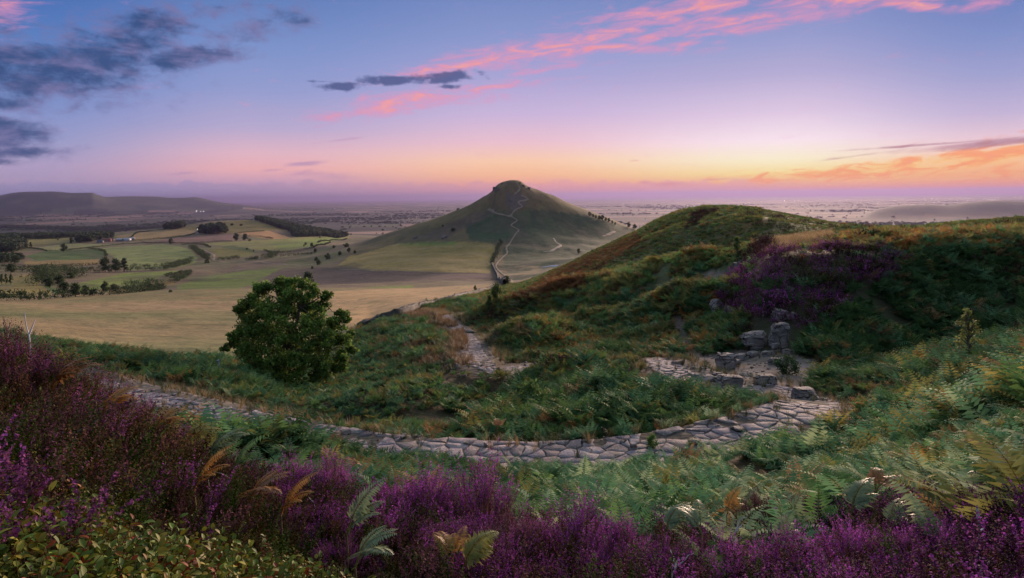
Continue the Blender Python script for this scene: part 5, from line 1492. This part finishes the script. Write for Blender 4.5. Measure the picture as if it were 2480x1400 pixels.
twig_px([[(762,1250),(764,1225),(756,1212),(746,1203)]], 4.6, 2.2, WHT, 'hooked white twig in front of the bright purple heather')
twig_px([[(500,1150),(510,1140),(530,1145),(560,1160)],[(505,1145),(490,1120)]], 3.8, 2.0, GRY, 'crooked grey twig under the orange bracken')
twig_px([[(1290,1210),(1290,1185)],[(1225,1250),(1224,1205)]], 5.0, 1.4, BRN * 1.5, 'thin brown stalks beside the tall heather')
mbp = MB(); mbp.box(-.05, .05, -.05, .05, -.3, .95, (.16, .17, .19)); mbp.box(-.058, .058, -.058, .058, .90, .96, (.20, .21, .23))
pp = at(540, 918, rmin=20); o = obj('fence_post', mbp.mesh('fence_post', False), M_BARK, None, pp); o.rotation_euler = (.05, -.22, .4)
tag(o, 'leaning grey wooden post in the shade left of the oak', 'post')

FERN_OBJ = []
for wind, n_, L_ in ((0, 4, .6), (0, 3, .5), (0, 5, .55)):
    s_, b_ = MB(), None
    FERN_OBJ.append(bracken(r_, n_ + 1, .62, 20, 0, (1, 1, 1), 0.0, .10))
FERN_OBJ = [m.mesh('frond') for m in FERN_OBJ]
for me in FERN_OBJ: me.materials.append(M_FERN_OBJ)
def fern(px, base_row, y, size, az, col, label, k=0, tilt=0.0):
    b = at_row(px, base_row, y); g = float(ground(b[0], b[1])); b[2] = max(b[2], g)
    o = empty('bracken_fern', Vector((b[0], b[1], b[2])), label, 'fern', 'single ferns among the heather', az, size)
    o.rotation_euler = (tilt, 0, az)
    c = obj('fronds', FERN_OBJ[k], None, o); c.color = (*col, 1)
    stem = MB(); hgt = b[2] - g
    stem.tube(np.array([(0, 0, -(hgt + .05) / size), (.01, .01, -.4 * hgt / size), (0, 0, .03)]), [.006 / size, .005 / size, .004 / size], (.16, .12, .05), 4)
    obj('stalk', stem.mesh('stalk'), M_BARK, o)
ORG = (.30, .15, .035); OGR = (.22, .20, .05); PGR = (.155, .20, .105); GRN = (.085, .16, .05); BRO = (.22, .11, .045)
fern(1120,1385,3.1,.42,.25,OGR,'orange and green bracken frond in front of the purple heather at the bottom centre',2,.25)
fern(1095,1372,3.2,.36,1.7,ORG,'golden bracken frond behind the orange and green frond',0)
fern(840,1300,3.4,.50,.2,PGR,'pale grey-green bracken bending right at the bottom of the purple heather',1)
fern(860,1375,3.0,.46,-.3,PGR,'pale bracken frond at the bottom edge left of centre',0)
fern(430,1110,4.0,.55,-.35,OGR,'yellow-green windblown bracken on the left bank, tallest of its patch',2)
fern(370,1060,4.2,.48,.1,ORG,'orange bracken frond at the top of the left bank patch',0)
fern(500,1130,3.9,.5,.2,PGR,'pale green blown bracken at the right of the left bank patch',2)
fern(560,1150,4.2,.44,.0,GRN,'green bracken between the left bank patch and the purple heather',1)
fern(470,1190,3.3,.44,-.2,ORG,'rust bracken frond low on the left bank above the bilberry',1)
fern(600,1230,3.4,.5,-.3,BRO,'brown bracken frond blown right toward the purple heather',0)
fern(680,1250,3.4,.42,-.2,ORG,'golden-brown bracken frond under the bright purple heather',1)
fern(120,960,3.6,.5,.1,BRO,'brown bracken on the left bank among withered heather',2)
fern(250,1010,3.5,.42,.1,ORG,'orange-brown bracken frond above the forked grey twig',0)
fern(1610,1300,4.2,.48,.1,PGR,'pale bracken frond right of the mauve heather',2)
fern(1700,1300,4.0,.42,1.9,PGR,'pale upright bracken behind the vivid magenta heather',0)
fern(1890,1320,4.1,.35,.3,PGR,'small pale bracken just above the vivid purple row',1)
fern(2060,1255,4.7,.62,.2,PGR,'broad pale green bracken arching over the middle of the vivid purple row',2)
fern(2150,1290,4.5,.55,-.2,PGR,'blurred cream-green bracken right of the broad pale one',0)
fern(2270,1330,3.9,.46,1.4,PGR,'pale bracken in the gap left of the white dead stem',1)
fern(2440,1200,4.4,.5,2.6,(.16,.18,.07),'big olive bracken at the right edge above the high heather mound',2)
fern(2120,1195,5.2,.45,.4,BRO,'reddish brown bracken frond in the pale bracken',0)
fern(1760,1250,5.6,.42,.2,ORG,'orange blurred frond left of the orange bilberry',1)
fern(1205,1040,14.6,.55,1.2,(.36,.17,.07),'single rust-orange dead frond on the bracken beyond the path',0)
# ------------------------------------------------------------------ drystone walls
def stone_wall(name, pix, h, w, label, step=.55, rmin=60, mat=None, rough=.12):
    L = spline([tuple(at(*p, rmin=rmin)) for p in pix], step); n = len(L)
    tx = np.gradient(L[:, 0]); ty = np.gradient(L[:, 1]); tl = np.hypot(tx, ty); nx, ny = -ty / tl, tx / tl
    r = np.random.default_rng(61); rows = 5; V = []
    for side in (-1, 1):
        for j in range(rows + 1):
            q = j / rows; ww = w * .5 * (1 - .3 * q) * side + r.normal(0, rough * .35, n)
            x = L[:, 0] + nx * ww; y = L[:, 1] + ny * ww
            top = h * (q if j else -.4) * (1 + .10 * r.normal(size=n) * (j == rows) + .10 * (fbm(np.arange(n) / 9., np.zeros(n), 441, 3) - .5))
            V.append(np.stack([x, y, ground(x, y) * 1.0 + top], 1))
    V = np.stack(V, 1); m = 2 * (rows + 1)
    order = list(range(rows + 1)) + list(range(m - 1, rows, -1))
    V = V[:, order].reshape(-1, 3)
    F = [(i * m + k, (i + 1) * m + k, (i + 1) * m + k + 1, i * m + k + 1) for i in range(n - 1) for k in range(m - 1)]
    me = new_mesh(name, V, np.array(F), smooth_shade=False)
    cc = np.repeat(np.clip(1 + r.normal(0, .22, len(V)), .5, 1.6)[:, None], 3, 1); vcol(me, 'Col', cc)
    o = obj(name, me, mat or M_WALL); return tag(o, label, 'wall')
stone_wall('drystone_wall', [(868,800),(890,792),(930,779),(970,764),(1000,754),(1060,737),(1100,726),(1130,717),(1165,708),(1196,699)], 1.0, .8, 'long dark drystone wall along the foot of the near hill beside the straw pasture')
stone_wall('drystone_wall', [(1190,641),(1196,653),(1203,668),(1211,681),(1222,694)], 2.2, 1.3, 'dark field wall running down to the thorn tree beside the pale footpath', 2, 200)

# ------------------------------------------------------------------ hedges
HCOL = np.array([(.030, .048, .022), (.040, .062, .026), (.055, .072, .030), (.024, .038, .020)])
def hedge_px(pix, h, w, label, rmin=300, dens=1.0, size=1.0, group='hedges between the valley fields', nm='hedge', tone=1.0):
    L = spline([tuple(at(*p, rmin=rmin)) for p in pix], 2.2); n = len(L)
    r = np.random.default_rng(int(pix[0][0] * 7 + pix[0][1])); mb = MB()
    hh = h * (.7 + .8 * fbm(np.arange(n) / 5., np.full(n, pix[0][0] * .1), 451, 3))
    o0 = L[n // 2].copy()
    for i in range(n):
        g = float(ground(L[i, 0], L[i, 1]))
        for z in np.arange(.3, 1.0, .35 if h > 4 else .5):
            c = np.array([L[i, 0] + r.normal(0, w * .22), L[i, 1] + r.normal(0, w * .22), g + hh[i] * z]) - o0
            leaf_cloud(mb, c, max(w * .5, hh[i] * .36), int(34 * dens), size * (.52 + .03 * h), r, HCOL * tone * (.7 + .6 * r.random()), .8, .15)
    o = obj(nm, mb.mesh(nm), M_TREE, None, o0); o.color = (1, 1, 1, 1)
    return tag(o, label, 'hedge', group)
hedge_px([(118,608),(165,607),(220,600),(300,592)], 3, 3, 'thin hedge above the round dark green meadow')
hedge_px([(215,603),(240,607),(255,615),(258,622)], 4, 4, 'curved hedge at the left end of the big grey-green field')
hedge_px([(345,588),(400,589),(470,590),(560,585)], 3, 3, 'long low hedge under the purple ploughed field')
hedge_px([(310,585),(380,579),(470,567),(480,562)], 3.5, 3, 'hedge above the purple ploughed field running up to the copse')
hedge_px([(440,594),(470,593),(510,600)], 4.5, 4, 'short thick hedge right of the big grey-green field top')
hedge_px([(462,604),(478,612),(490,622),(505,630)], 10, 8, 'bushy overgrown hedge down the right side of the big grey-green field', dens=1.4)
hedge_px([(320,656),(360,656),(400,653),(430,646),(462,636)], 9, 7, 'tall hedge along the foot of the big grey-green field', dens=1.4)
hedge_px([(0,657),(60,659),(120,661),(200,661),(260,661),(320,658)], 9, 8, 'wide dark hedgerow across the left of the valley', dens=1.5)
hedge_px([(200,668),(175,672),(150,676),(120,684),(95,692)], 13, 14, 'broad tree belt slanting down between the two grazing fields', dens=1.6)
hedge_px([(0,727),(60,728),(110,725),(180,719),(260,715),(330,708),(395,700)], 3.5, 4, 'long hedge along the top of the near pasture', rmin=250)
hedge_px([(0,718),(60,721),(110,720)], 1.5, 2, 'low fence line hedge below the left grazing field', rmin=250)
hedge_px([(300,704),(330,700),(360,694),(395,697)], 8, 7, 'yellowish bushes along the pasture edge below the wooded corner', rmin=250, tone=1.5)
hedge_px([(400,670),(425,664),(440,660)], 2.5, 2.5, 'short dark bank of scrub beside the bright green strip')
hedge_px([(415,687),(430,683),(448,672),(460,664)], 7, 6, 'scrubby gully bushes right of the bright green strip')
hedge_px([(525,631),(550,630),(580,626)], 6, 7, 'long low dark thicket beside the farm track', dens=1.5)
hedge_px([(634,628),(650,626),(662,622),(673,619)], 8, 8, 'dark clump of gorse at the foot of the cone hill', dens=1.5)
hedge_px([(596,632),(610,630),(624,626)], 5, 4, 'small scrub row left of the gorse clump')
hedge_px([(680,621),(730,617),(760,614)], 2.5, 3, 'thin scrub line running from the gorse clump toward the cone hill')
hedge_px([(568,567),(600,563),(640,560)], 3, 3, 'hedge along the top of the pale stubble field')
hedge_px([(600,573),(625,574),(660,579)], 4, 4, 'hedge along the lower edge of the pale stubble field')
hedge_px([(300,600-18),(360,561),(400,556)], 3.5, 3.5, 'hedge rising behind the farm to the wooded knoll')
hedge_px([(770,588),(800,583),(840,579)], 3, 3, 'thin hedge climbing the left foot of the cone hill')
hedge_px([(1214,586),(1205,606),(1199,622),(1190,638)], 3.5, 4, 'scrubby fence line at the right edge of the striped field', rmin=350)
hedge_px([(1040,527),(1075,519),(1110,508)], 1.6, 2, 'rough scrub along the left skyline of the cone hill', rmin=600)

hedge_px([(35,585),(100,580),(170,576)], 4, 4, 'hedge along the top of the tan field left of the farm')
hedge_px([(62,600),(90,604),(115,609)], 3, 3, 'short hedge under the slim tree at the left')
hedge_px([(236,641),(150,646),(60,651)], 3, 3, 'low broken hedge under the pale grass bank')
hedge_px([(300,592),(345,588)], 3, 3, 'hedge between the farmyard and the big grey-green field')
hedge_px([(640,607),(700,611),(760,600),(800,588)], 2.5, 2.5, 'thin hedge round the foot of the upper green field')

# ------------------------------------------------------------------ single trees and bushes in the valley
def t_(kind, px, row, h, w, label, col=DG, group='single trees in the valley', cat='tree', nm='field_tree', rmin=250):
    return tree_px(nm, kind, px, row, h, w, col, label, group, cat, rmin)
t_('round', 154, 611, 21, 19, 'round dark tree alone in the dark green meadow')
t_('tall', 74, 600, 14, 8, 'slim tree right of the left edge wood')
t_('round', 255, 659, 36, 30, 'big dark tree at the left of the pair beside the grey-green field')
t_('round', 279, 659, 33, 28, 'big dark tree in the middle of the trees beside the grey-green field')
t_('tall', 301, 658, 33, 22, 'layered dark pine at the right of the trees beside the grey-green field')
t_('round', 254, 708, 26, 22, 'dark tree at the left of two at the pasture top edge')
t_('round', 275, 708, 20, 24, 'brownish tree at the right of two at the pasture top edge', (.055, .06, .028))
t_('round', 173, 590, 15, 12, 'small round tree left of the farm copse')
t_('round', 414, 592, 15, 14, 'small tree on the hedge right of the grey-green field top')
t_('round', 37, 640, 22, 30, 'low spreading tree left of the pale grass bank')
t_('round', 27, 662, 24, 28, 'dark round tree in the hedgerow at the left')
t_('round', 158, 657, 16, 16, 'round tree standing up from the wide hedgerow')
t_('bush', 90, 657, 12, 24, 'low dark bush in the wide hedgerow', cat='bush')
t_('round', 572, 584, 19, 17, 'round dark tree at the left of the two on the ploughed field corner')
t_('round', 594, 583, 17, 16, 'round dark tree at the right of the two on the ploughed field corner')
t_('bush', 605, 584, 6, 9, 'tiny bush right of the two round trees', cat='bush')
t_('round', 140, 577+5, 4, 5, 'tiny tree in the tan field left of the farm')
for i, (px, row, h, w, lab) in enumerate([
 (736,597,5,6,'tiny bush at the left of three on the green slope'),(740,594,7,8,'small bush in the middle of three on the green slope'),(755,597,9,11,'dark bush at the right of three on the green slope'),
 (763,611,9,13,'dark flat bush below the three on the green slope'),(809,601,7,9,'small bush on the scrubby slope left of the cone hill'),(838,598,9,18,'spreading bush highest on the scrubby slope'),
 (793,628,14,17,'large round bush on the brown slope below the cone hill'),(823,618,9,11,'round bush right of the large one on the brown slope'),(845,612,12,12,'dark bush above the brown slope, left of a pair'),
 (859,615,9,9,'small dark bush, right of a pair above the brown slope'),(766,632,9,13,'bush above the double bush on the track bank'),(771,641,12,15,'dark bush below its twin on the track bank'),
 (756,651,6,8,'small brown bush beside the moor track'),(501,637,10,14,'round bush at the end of the overgrown hedge'),(598,605,5,6,'tiny thorn bush on the grassy mound'),(614,609,4,5,'tiny thorn bush right of the grassy mound'),
 (775,576,4,5,'tiny bush on the upper green field near the cone hill'),(818,573,5,7,'small bush high on the green field near the cone hill'),(850,569,4,6,'tiny bush at the top right of the upper green field'),
 (413,708,6,11,'small dark bush on the pasture crest'),(562,548-2,5,10,'scrub patch on the wooded knoll, left'),(584,547,5,9,'scrub patch on the wooded knoll, right'),
 (1098,560,8,14,'dark gorse bush low on the cone hill beside the brown scrub'),(1072,549,4,8,'tiny dark bush above the gorse on the cone hill'),(1402,615,13,11,'lone dark bush on the bracken shoulder right of the footpath')]):
    t_('bush' if w > h * 1.2 else 'round', px, row, h, w, lab, DG, 'bushes dotted on the valley slopes', 'bush', 'field_bush')
t_('bush', 745, 687, 28, 34, 'big dark thorn bush just behind the top of the oak', DG, 'bushes dotted on the valley slopes', 'bush', 'thorn_bush')
for px, row, h in ((1428,524,11),(1436,527,9),(1443,529,8),(1452,533,11),(1459,534,13),(1467,536,10),(1475,538,10),(1483,542,8),(1490,545,7)):
    t_('round', px, row, h, h * .95, 'small dark tree in the row on the right skyline of the cone hill', DG, 'row of trees on the skyline of the cone hill', 'tree', 'skyline_tree', 600)
t_('round', 1523, 552, 14, 12, 'taller dark tree at the right foot of the cone hill', DG, None, 'tree', 'skyline_tree', 600)
t_('round', 1537, 555, 12, 14, 'squat dark tree at the right foot of the cone hill touching the near hill', DG, None, 'tree', 'skyline_tree', 600)
for px, lab in ((4,'pale poplar at the very left edge above the grazing field'),(14,'pale poplar second from the left edge'),(26,'pale poplar at the right of the three by the left edge')):
    t_('tall', px, 689, 26, 11, lab, MG, 'poplars at the left edge', 'tree', 'poplar')
# wooded corner below the belt of trees
for px, row, h, w, lab in ((155,718,36,34,'broad dark tree at the left of the wooded corner'),(183,719,34,32,'tallest dark tree in the middle of the wooded corner'),(205,717,26,24,'dark tree at the right of the wooded corner'),
                           (225,716,16,26,'low dark bush right of the wooded corner'),(120,697,26,34,'dark tree at the bottom of the slanting tree belt'),(145,690,24,32,'dark tree halfway up the slanting tree belt'),(172,676,16,26,'yellowish tree at the top of the slanting tree belt')):
    t_('round', px, row, h, w, lab, MG if 'yellow' in lab else DG, 'trees of the wooded corner', 'tree', 'field_tree')

# ------------------------------------------------------------------ woods that read as one mass
r_ = np.random.default_rng(67)
WOODT = []
for _ in range(4):
    w_, c_ = small_tree(r_, 1, .95, 16, 36, .12)
    WOODT.append(proto('wood_tree', c_, M_WOOD_I))
def wood(poly, spacing, h, label, name='woodland', tone=1.0, rmin=300, n_try=4000):
    """trees set out over the ground that a patch of the valley covers"""
    pa = np.array(poly, float)
    cs = [at(px, py, rmin=rmin) for px, py in poly]; xs = [c.x for c in cs]; ys = [c.y for c in cs]
    P2 = np.array([(c.x, c.y) for c in cs])
    area = .5 * abs(np.dot(P2[:, 0], np.roll(P2[:, 1], 1)) - np.dot(P2[:, 1], np.roll(P2[:, 0], 1)))
    nx = max(2, int((max(xs) - min(xs)) / spacing)); ny = max(2, int((max(ys) - min(ys)) / spacing))
    gx, gy = np.meshgrid(np.linspace(min(xs), max(xs), nx), np.linspace(min(ys), max(ys), ny))
    gx = (gx + rng.normal(0, spacing * .3, gx.shape)).ravel(); gy = (gy + rng.normal(0, spacing * .3, gy.shape)).ravel()
    m = inpoly(gx, gy, P2); gx, gy = gx[m], gy[m]; n = len(gx)
    hh = h * (.7 + .6 * rng.random(n))
    t = HCOL[rng.integers(0, 4, n)] * (.8 + .5 * rng.random(n))[:, None] * tone
    s = np.stack([hh * (.85 + .4 * rng.random(n))] * 2 + [hh], 1)
    return scatter(name, WOODT, np.stack([gx, gy, ground(gx, gy)], 1), np.stack([0 * gx, 0 * gx, rng.random(n) * 6.28], 1), s, rng.integers(0, 4, n), t, label)
wood([(618,534),(640,533),(680,541),(720,552),(770,561),(830,570),(842,574),(800,575),(740,574),(715,574),(700,560),(660,548)], 11, 15, 'wood along the back of the far knoll', tone=1.1)
wood([(482,566),(500,561),(530,560),(548,562),(550,566),(520,567),(490,568)], 10, 24, 'dark copse on the edge of the ploughed field')
wood([(396,556),(420,550),(446,545),(446,552),(420,556)], 10, 17, 'dark trees along the left end of the far knoll')
wood([(183,589),(200,588),(226,586),(272,576),(262,572),(225,578),(195,582)], 9, 16, 'copse of dark trees round the farm')
wood([(0,612),(30,612),(60,603),(62,596),(30,586),(0,582)], 10, 16, 'dark wood at the left edge of the valley')
wood([(0,640),(40,636),(60,628),(60,622),(0,626)], 9, 10, 'dark scrub at the left edge below the wood')
wood([(0,582),(60,580),(140,577),(240,573),(270,570),(160,571),(60,574),(0,574)], 10, 12, 'belt of trees beyond the tan field')
wood([(0,552),(80,555),(180,558),(280,562),(380,553),(400,551),(300,556),(200,552),(80,549),(0,547)], 16, 13, 'long line of trees at the edge of the plain')
wood([(255,553),(285,553),(290,548),(258,547)], 16, 15, 'small wood on the plain left of the far knoll')
# hedgerow trees and spinneys over the plain
N = 42000
y = np.exp(rng.uniform(math.log(3300), math.log(14000), N)); x = (rng.uniform(-170, 2650, N) - 1240) / F_PX * y
cxp = (fbm(x / 900, y / 900, 81, 3) - .5) * 500
cyv = (y - .18 * x + cxp * 1.3) / 520
near_h = np.abs(cyv % 1 - .5) > .43
cxv = (x + .25 * y + cxp) / 420
near_h |= np.abs((cxv + .35 * vnoise(cxv * 0 + np.floor(cyv) * 3.7, cyv * 0, 5)) % 1 - .5) > .455
clus = fbm(x / 1300, y / 800, 95, 3)
z, px, py, k = info(x, y)
m = ((near_h & (rng.random(N) < (.14 + .45 * smooth(.42, .55, clus)) * (1 - .5 * smooth(1000, 1400, px)))) | (clus > .575)) & (k > 17.5) & ~((px > 2060) & (k > 19.1) & (k < 21) & (rng.random(N) < .8)) & ~((px < 560) & (k > 22.2))
x, y, z = x[m], y[m], z[m]; n = len(x)
hh = 7 + 7 * rng.random(n); s = np.stack([hh * (1 + 3.2 * rng.random(n)**2), hh * 1.1, hh * .85], 1)
scatter('far_trees', WOODT, np.stack([x, y, z], 1), np.stack([0 * x, 0 * x, rng.normal(0, .25, n) + .18], 1), s, rng.integers(0, 4, n), HCOL[rng.integers(0, 4, n)] * 1.9, 'hedgerow trees and spinneys over the far plain')

# ------------------------------------------------------------------ the farm
def plain_mat(name, col, rough=.8, var=.35, scale=1.5):
    def build(nt, b):
        geo = nt.n('ShaderNodeNewGeometry'); nz = nt.noise(geo.outputs['Position'], scale, 5, .6)
        g = nt.n('ShaderNodeCombineColor'); k = nt.m('ADD', 1 - var / 2, nt.m('MULTIPLY', nt.m('SUBTRACT', nz, .5), var * 2))
        for i in range(3): nt.l(k, g.inputs[i])
        nt.l(nt.mix(1.0, (*col, 1), g.outputs[0], 'MULTIPLY'), b.inputs['Base Color'])
    return material(name, build, rough, .25)
M_BRICK = plain_mat('brick', (.30, .14, .12)); M_STONEW = plain_mat('farm_stone', (.20, .19, .20)); M_PALE = plain_mat('pale_sheet', (.52, .52, .56), .5)
M_SLATE = plain_mat('slate', (.12, .12, .14)); M_PANT = plain_mat('pantile', (.26, .12, .085)); M_DARKW = plain_mat('dark_opening', (.02, .02, .025), .3); M_SHEET = plain_mat('sheet_roof', (.42, .43, .48), .45)
def house(px, row, wpx, depth, hw, hr, mw, mr, rz, label, nwin=3, chim=True, nm='farmhouse', cat='house'):
    p = at(px, row, rmin=900); W_ = wpx / F_PX * p.y
    o = empty(nm, p, label, cat, 'buildings of the farm', rz)
    b = MB(); b.box(-W_ / 2, W_ / 2, -depth / 2, depth / 2, -2, hw)
    for s in (-1, 1):
        v = [(s * W_ / 2, -depth / 2, hw), (s * W_ / 2, depth / 2, hw), (s * W_ / 2, 0, hw + hr)]
        b.add(v, [(0, 1, 2) if s > 0 else (0, 2, 1)])
    obj('wall', b.mesh('wall', False), mw, o)
    rf = MB(); e = .4
    for s in (-1, 1):
        v = [(-W_ / 2 - e, s * (depth / 2 + e), hw - .25), (W_ / 2 + e, s * (depth / 2 + e), hw - .25), (W_ / 2 + e, 0, hw + hr + .15), (-W_ / 2 - e, 0, hw + hr + .15)]
        v += [(a, b_, c + .25) for a, b_, c in v]
        rf.add(v, [(0, 1, 2, 3), (7, 6, 5, 4), (0, 4, 5, 1), (1, 5, 6, 2), (3, 7, 4, 0)])
    ro = obj('roof', rf.mesh('roof', False), mr, o)
    if chim:
        c = MB(); c.box(W_ * .28, W_ * .28 + .9, -.4, .5, hw + hr * .6, hw + hr + 1.4); c.box(W_ * .28 - .1, W_ * .28 + 1.0, -.5, .6, hw + hr + 1.4, hw + hr + 1.6)
        obj('chimney', c.mesh('chimney', False), mw, ro)
    for i in range(nwin):
        xw = (-.5 + (i + .5) / nwin) * W_ * .9
        for zz in ((1.2,) if hw < 4 else (1.0, 3.6)):
            w = MB(); w.box(xw - .55, xw + .55, -depth / 2 - .05, -depth / 2 + .05, zz, zz + 1.3)
            obj('window', w.mesh('window', False), M_DARKW, o)
house(258, 585, 20, 8, 5.5, 3, M_BRICK, M_PANT, .2, 'red brick farmhouse right of the dark copse')
house(243, 588, 14, 7, 4.5, 2.6, M_STONEW, M_SLATE, -.1, 'grey stone cottage half hidden by the copse left of the brick farmhouse', 2)
house(270, 583, 10, 7, 4.5, 2.6, M_BRICK, M_SLATE, .3, 'small brick outbuilding right of the brick farmhouse', 2, False)
house(290, 584, 14, 12, 4.5, 2.2, M_STONEW, M_SHEET, .1, 'grey barn with a pale roof right of the farmhouse', 1, False, 'barn', 'barn')
house(308, 583, 14, 12, 4.8, 2.2, M_PALE, M_SHEET, -.1, 'white barn with a pale roof at the middle of the farmyard', 1, False, 'barn', 'barn')
house(321, 581, 9, 10, 4.5, 2.0, M_STONEW, M_SHEET, .2, 'small pale barn at the right end of the farm', 1, False, 'barn', 'barn')
house(477, 565, 6, 7, 3.5, 2, M_PALE, M_SLATE, .1, 'white cottage at the left of the copse on the ploughed field', 1, False)

# ------------------------------------------------------------------ cattle
def cow_mesh():
    import bmesh
    me = bpy.data.meshes.new('cow')
    J = [((-.75, 0, 1.22), .34), ((0, 0, 1.15), .42), ((.6, 0, 1.22), .36), ((1.0, 0, 1.15), .22), ((1.28, 0, .75), .15), ((1.5, 0, .42), .11)]
    v = [j[0] for j in J]; rd = [j[1] for j in J]; e = [(i, i + 1) for i in range(len(J) - 1)]
    for bx, root, hock in ((-.7, 0, -.12), (.6, 2, .04)):
        for s in (-1, 1):
            k = len(v)
            v += [(bx, s * .24, .95), (bx + hock, s * .25, .5), (bx + hock * .3, s * .25, .02)]; rd += [.17, .085, .07]
            e += [(root, k), (k, k + 1), (k + 1, k + 2)]
    k = len(v); v += [(-1.12, 0, 1.25), (-1.2, 0, .75)]; rd += [.05, .03]; e += [(0, k), (k, k + 1)]
    for s in (-1, 1):
        k = len(v); v += [(1.2, s * .24, .93)]; rd += [.05]; e += [(4, k)]
    me.from_pydata(v, e, [])
    o = bpy.data.objects.new('cow', me); COL.objects.link(o)
    md = o.modifiers.new('skin', 'SKIN'); o.modifiers.new('sub', 'SUBSURF').levels = 1
    for i, r in enumerate(rd): me.skin_vertices[0].data[i].radius = (r, r)
    me.skin_vertices[0].data[0].use_root = True
    dg = bpy.context.evaluated_depsgraph_get(); ev = bpy.data.meshes.new_from_object(o.evaluated_get(dg))
    bpy.data.objects.remove(o); ev.name = 'cow'; return ev
M_COW = plain_mat('dark_hide', (.025, .02, .018), .8); cm_ = cow_mesh(); cm_.materials.clear(); cm_.materials.append(M_COW)
for px, row, rz, lab in ((50,672,.2,'dark cow grazing at the left of three in the tan field'),(69,670.5,2.6,'dark cow grazing in the middle of three in the tan field'),(82,671,.5,'dark cow grazing at the right of three in the tan field')):
    o = obj('cow', cm_, None, None, at(px, row, rmin=300)); o.rotation_euler = (0, 0, rz); o.scale = (1.15,) * 3; tag(o, lab, 'cow', 'cows in the tan field')

# ------------------------------------------------------------------ lamps lit far away on the plain
def lamp_mat(name, c, s):
    m = bpy.data.materials.new(name); m.use_nodes = True; b = m.node_tree.nodes['Principled BSDF']
    b.inputs['Emission Color'].default_value = (*c, 1); b.inputs['Emission Strength'].default_value = s; b.inputs['Base Color'].default_value = (.5, .5, .5, 1); return m
M_LAMPW = lamp_mat('white_lamp', (.95, .95, 1), 1.6); M_LAMPY = lamp_mat('warm_lamp', (1, .72, .4), 1.2)
def lamp(px, row, dia, mat, lab):
    p = at(px, row, rmin=1500); r = dia / F_PX * p.y / 2 * .36
    mb = MB(); mb.tube([(0, 0, -1), (0, 0, 10)], [.12, .08], (.2, .2, .2), 6); post = mb.mesh('post')
    o = empty('flood_lamp', p, lab, 'lamp', 'lamps lit on the far plain')
    import bmesh
    bm = bmesh.new(); bmesh.ops.create_uvsphere(bm, u_segments=10, v_segments=6, radius=r); bmesh.ops.translate(bm, verts=bm.verts, vec=(0, 0, 10 + r * .7))
    me = bpy.data.meshes.new('lamp_head'); bm.to_mesh(me); bm.free(); me.materials.append(mat)
    obj('lamp_head', me, None, o); obj('post', post, M_BARK, o)
for px, row, d, m_, lab in ((476,513,4,M_LAMPW,'bright white lamp on the plain, left of a trio'),(486,514,3,M_LAMPW,'dimmer white lamp in the middle of the trio on the plain'),(493,514,3.4,M_LAMPW,'white lamp at the right of the trio on the plain'),
    (591,506,2,M_LAMPW,'faint white lamp on the plain above the far knoll'),(810,507,2.2,M_LAMPW,'faint white lamp on the plain left of the cone hill'),(968,543,2.4,M_LAMPW,'lamp glowing just above the left slope of the cone hill'),
    (1900,487,3,M_LAMPY,'warm lamp on the plain above the rounded hill'),(2034,487,2.2,M_LAMPY,'faint warm lamp on the plain right of the rounded hill'),(2097,515,3.2,M_LAMPY,'yellow lamp low on the plain before the right-hand far hill'),
    (478,563,3,M_LAMPW,'bright lamp at the white cottage by the copse')):
    lamp(px, row, d, m_, lab)
# the town beyond, too many lights to count
n = 260; y = np.exp(rng.uniform(math.log(9000), math.log(22000), n)); px = np.where(rng.random(n) < .7, rng.normal(2390, 90, n), rng.uniform(1500, 2500, n)); x = (px - 1240) / F_PX * y
import bmesh
bm = bmesh.new(); bmesh.ops.create_icosphere(bm, subdivisions=1, radius=.5); me = bpy.data.meshes.new('town_light'); bm.to_mesh(me); bm.free(); me.materials.append(lamp_mat('town_light', (1, .85, .75), .8))
s = y / F_PX * (.35 + .6 * rng.random(n))
scatter('town_lights', [bpy.data.objects.new('town_light', me)], np.stack([x, y, ground(x, y) + 8], 1), np.zeros((n, 3)), s, np.zeros(n), np.ones((n, 3)), 'lights of a town on the plain beyond the right-hand far hill')
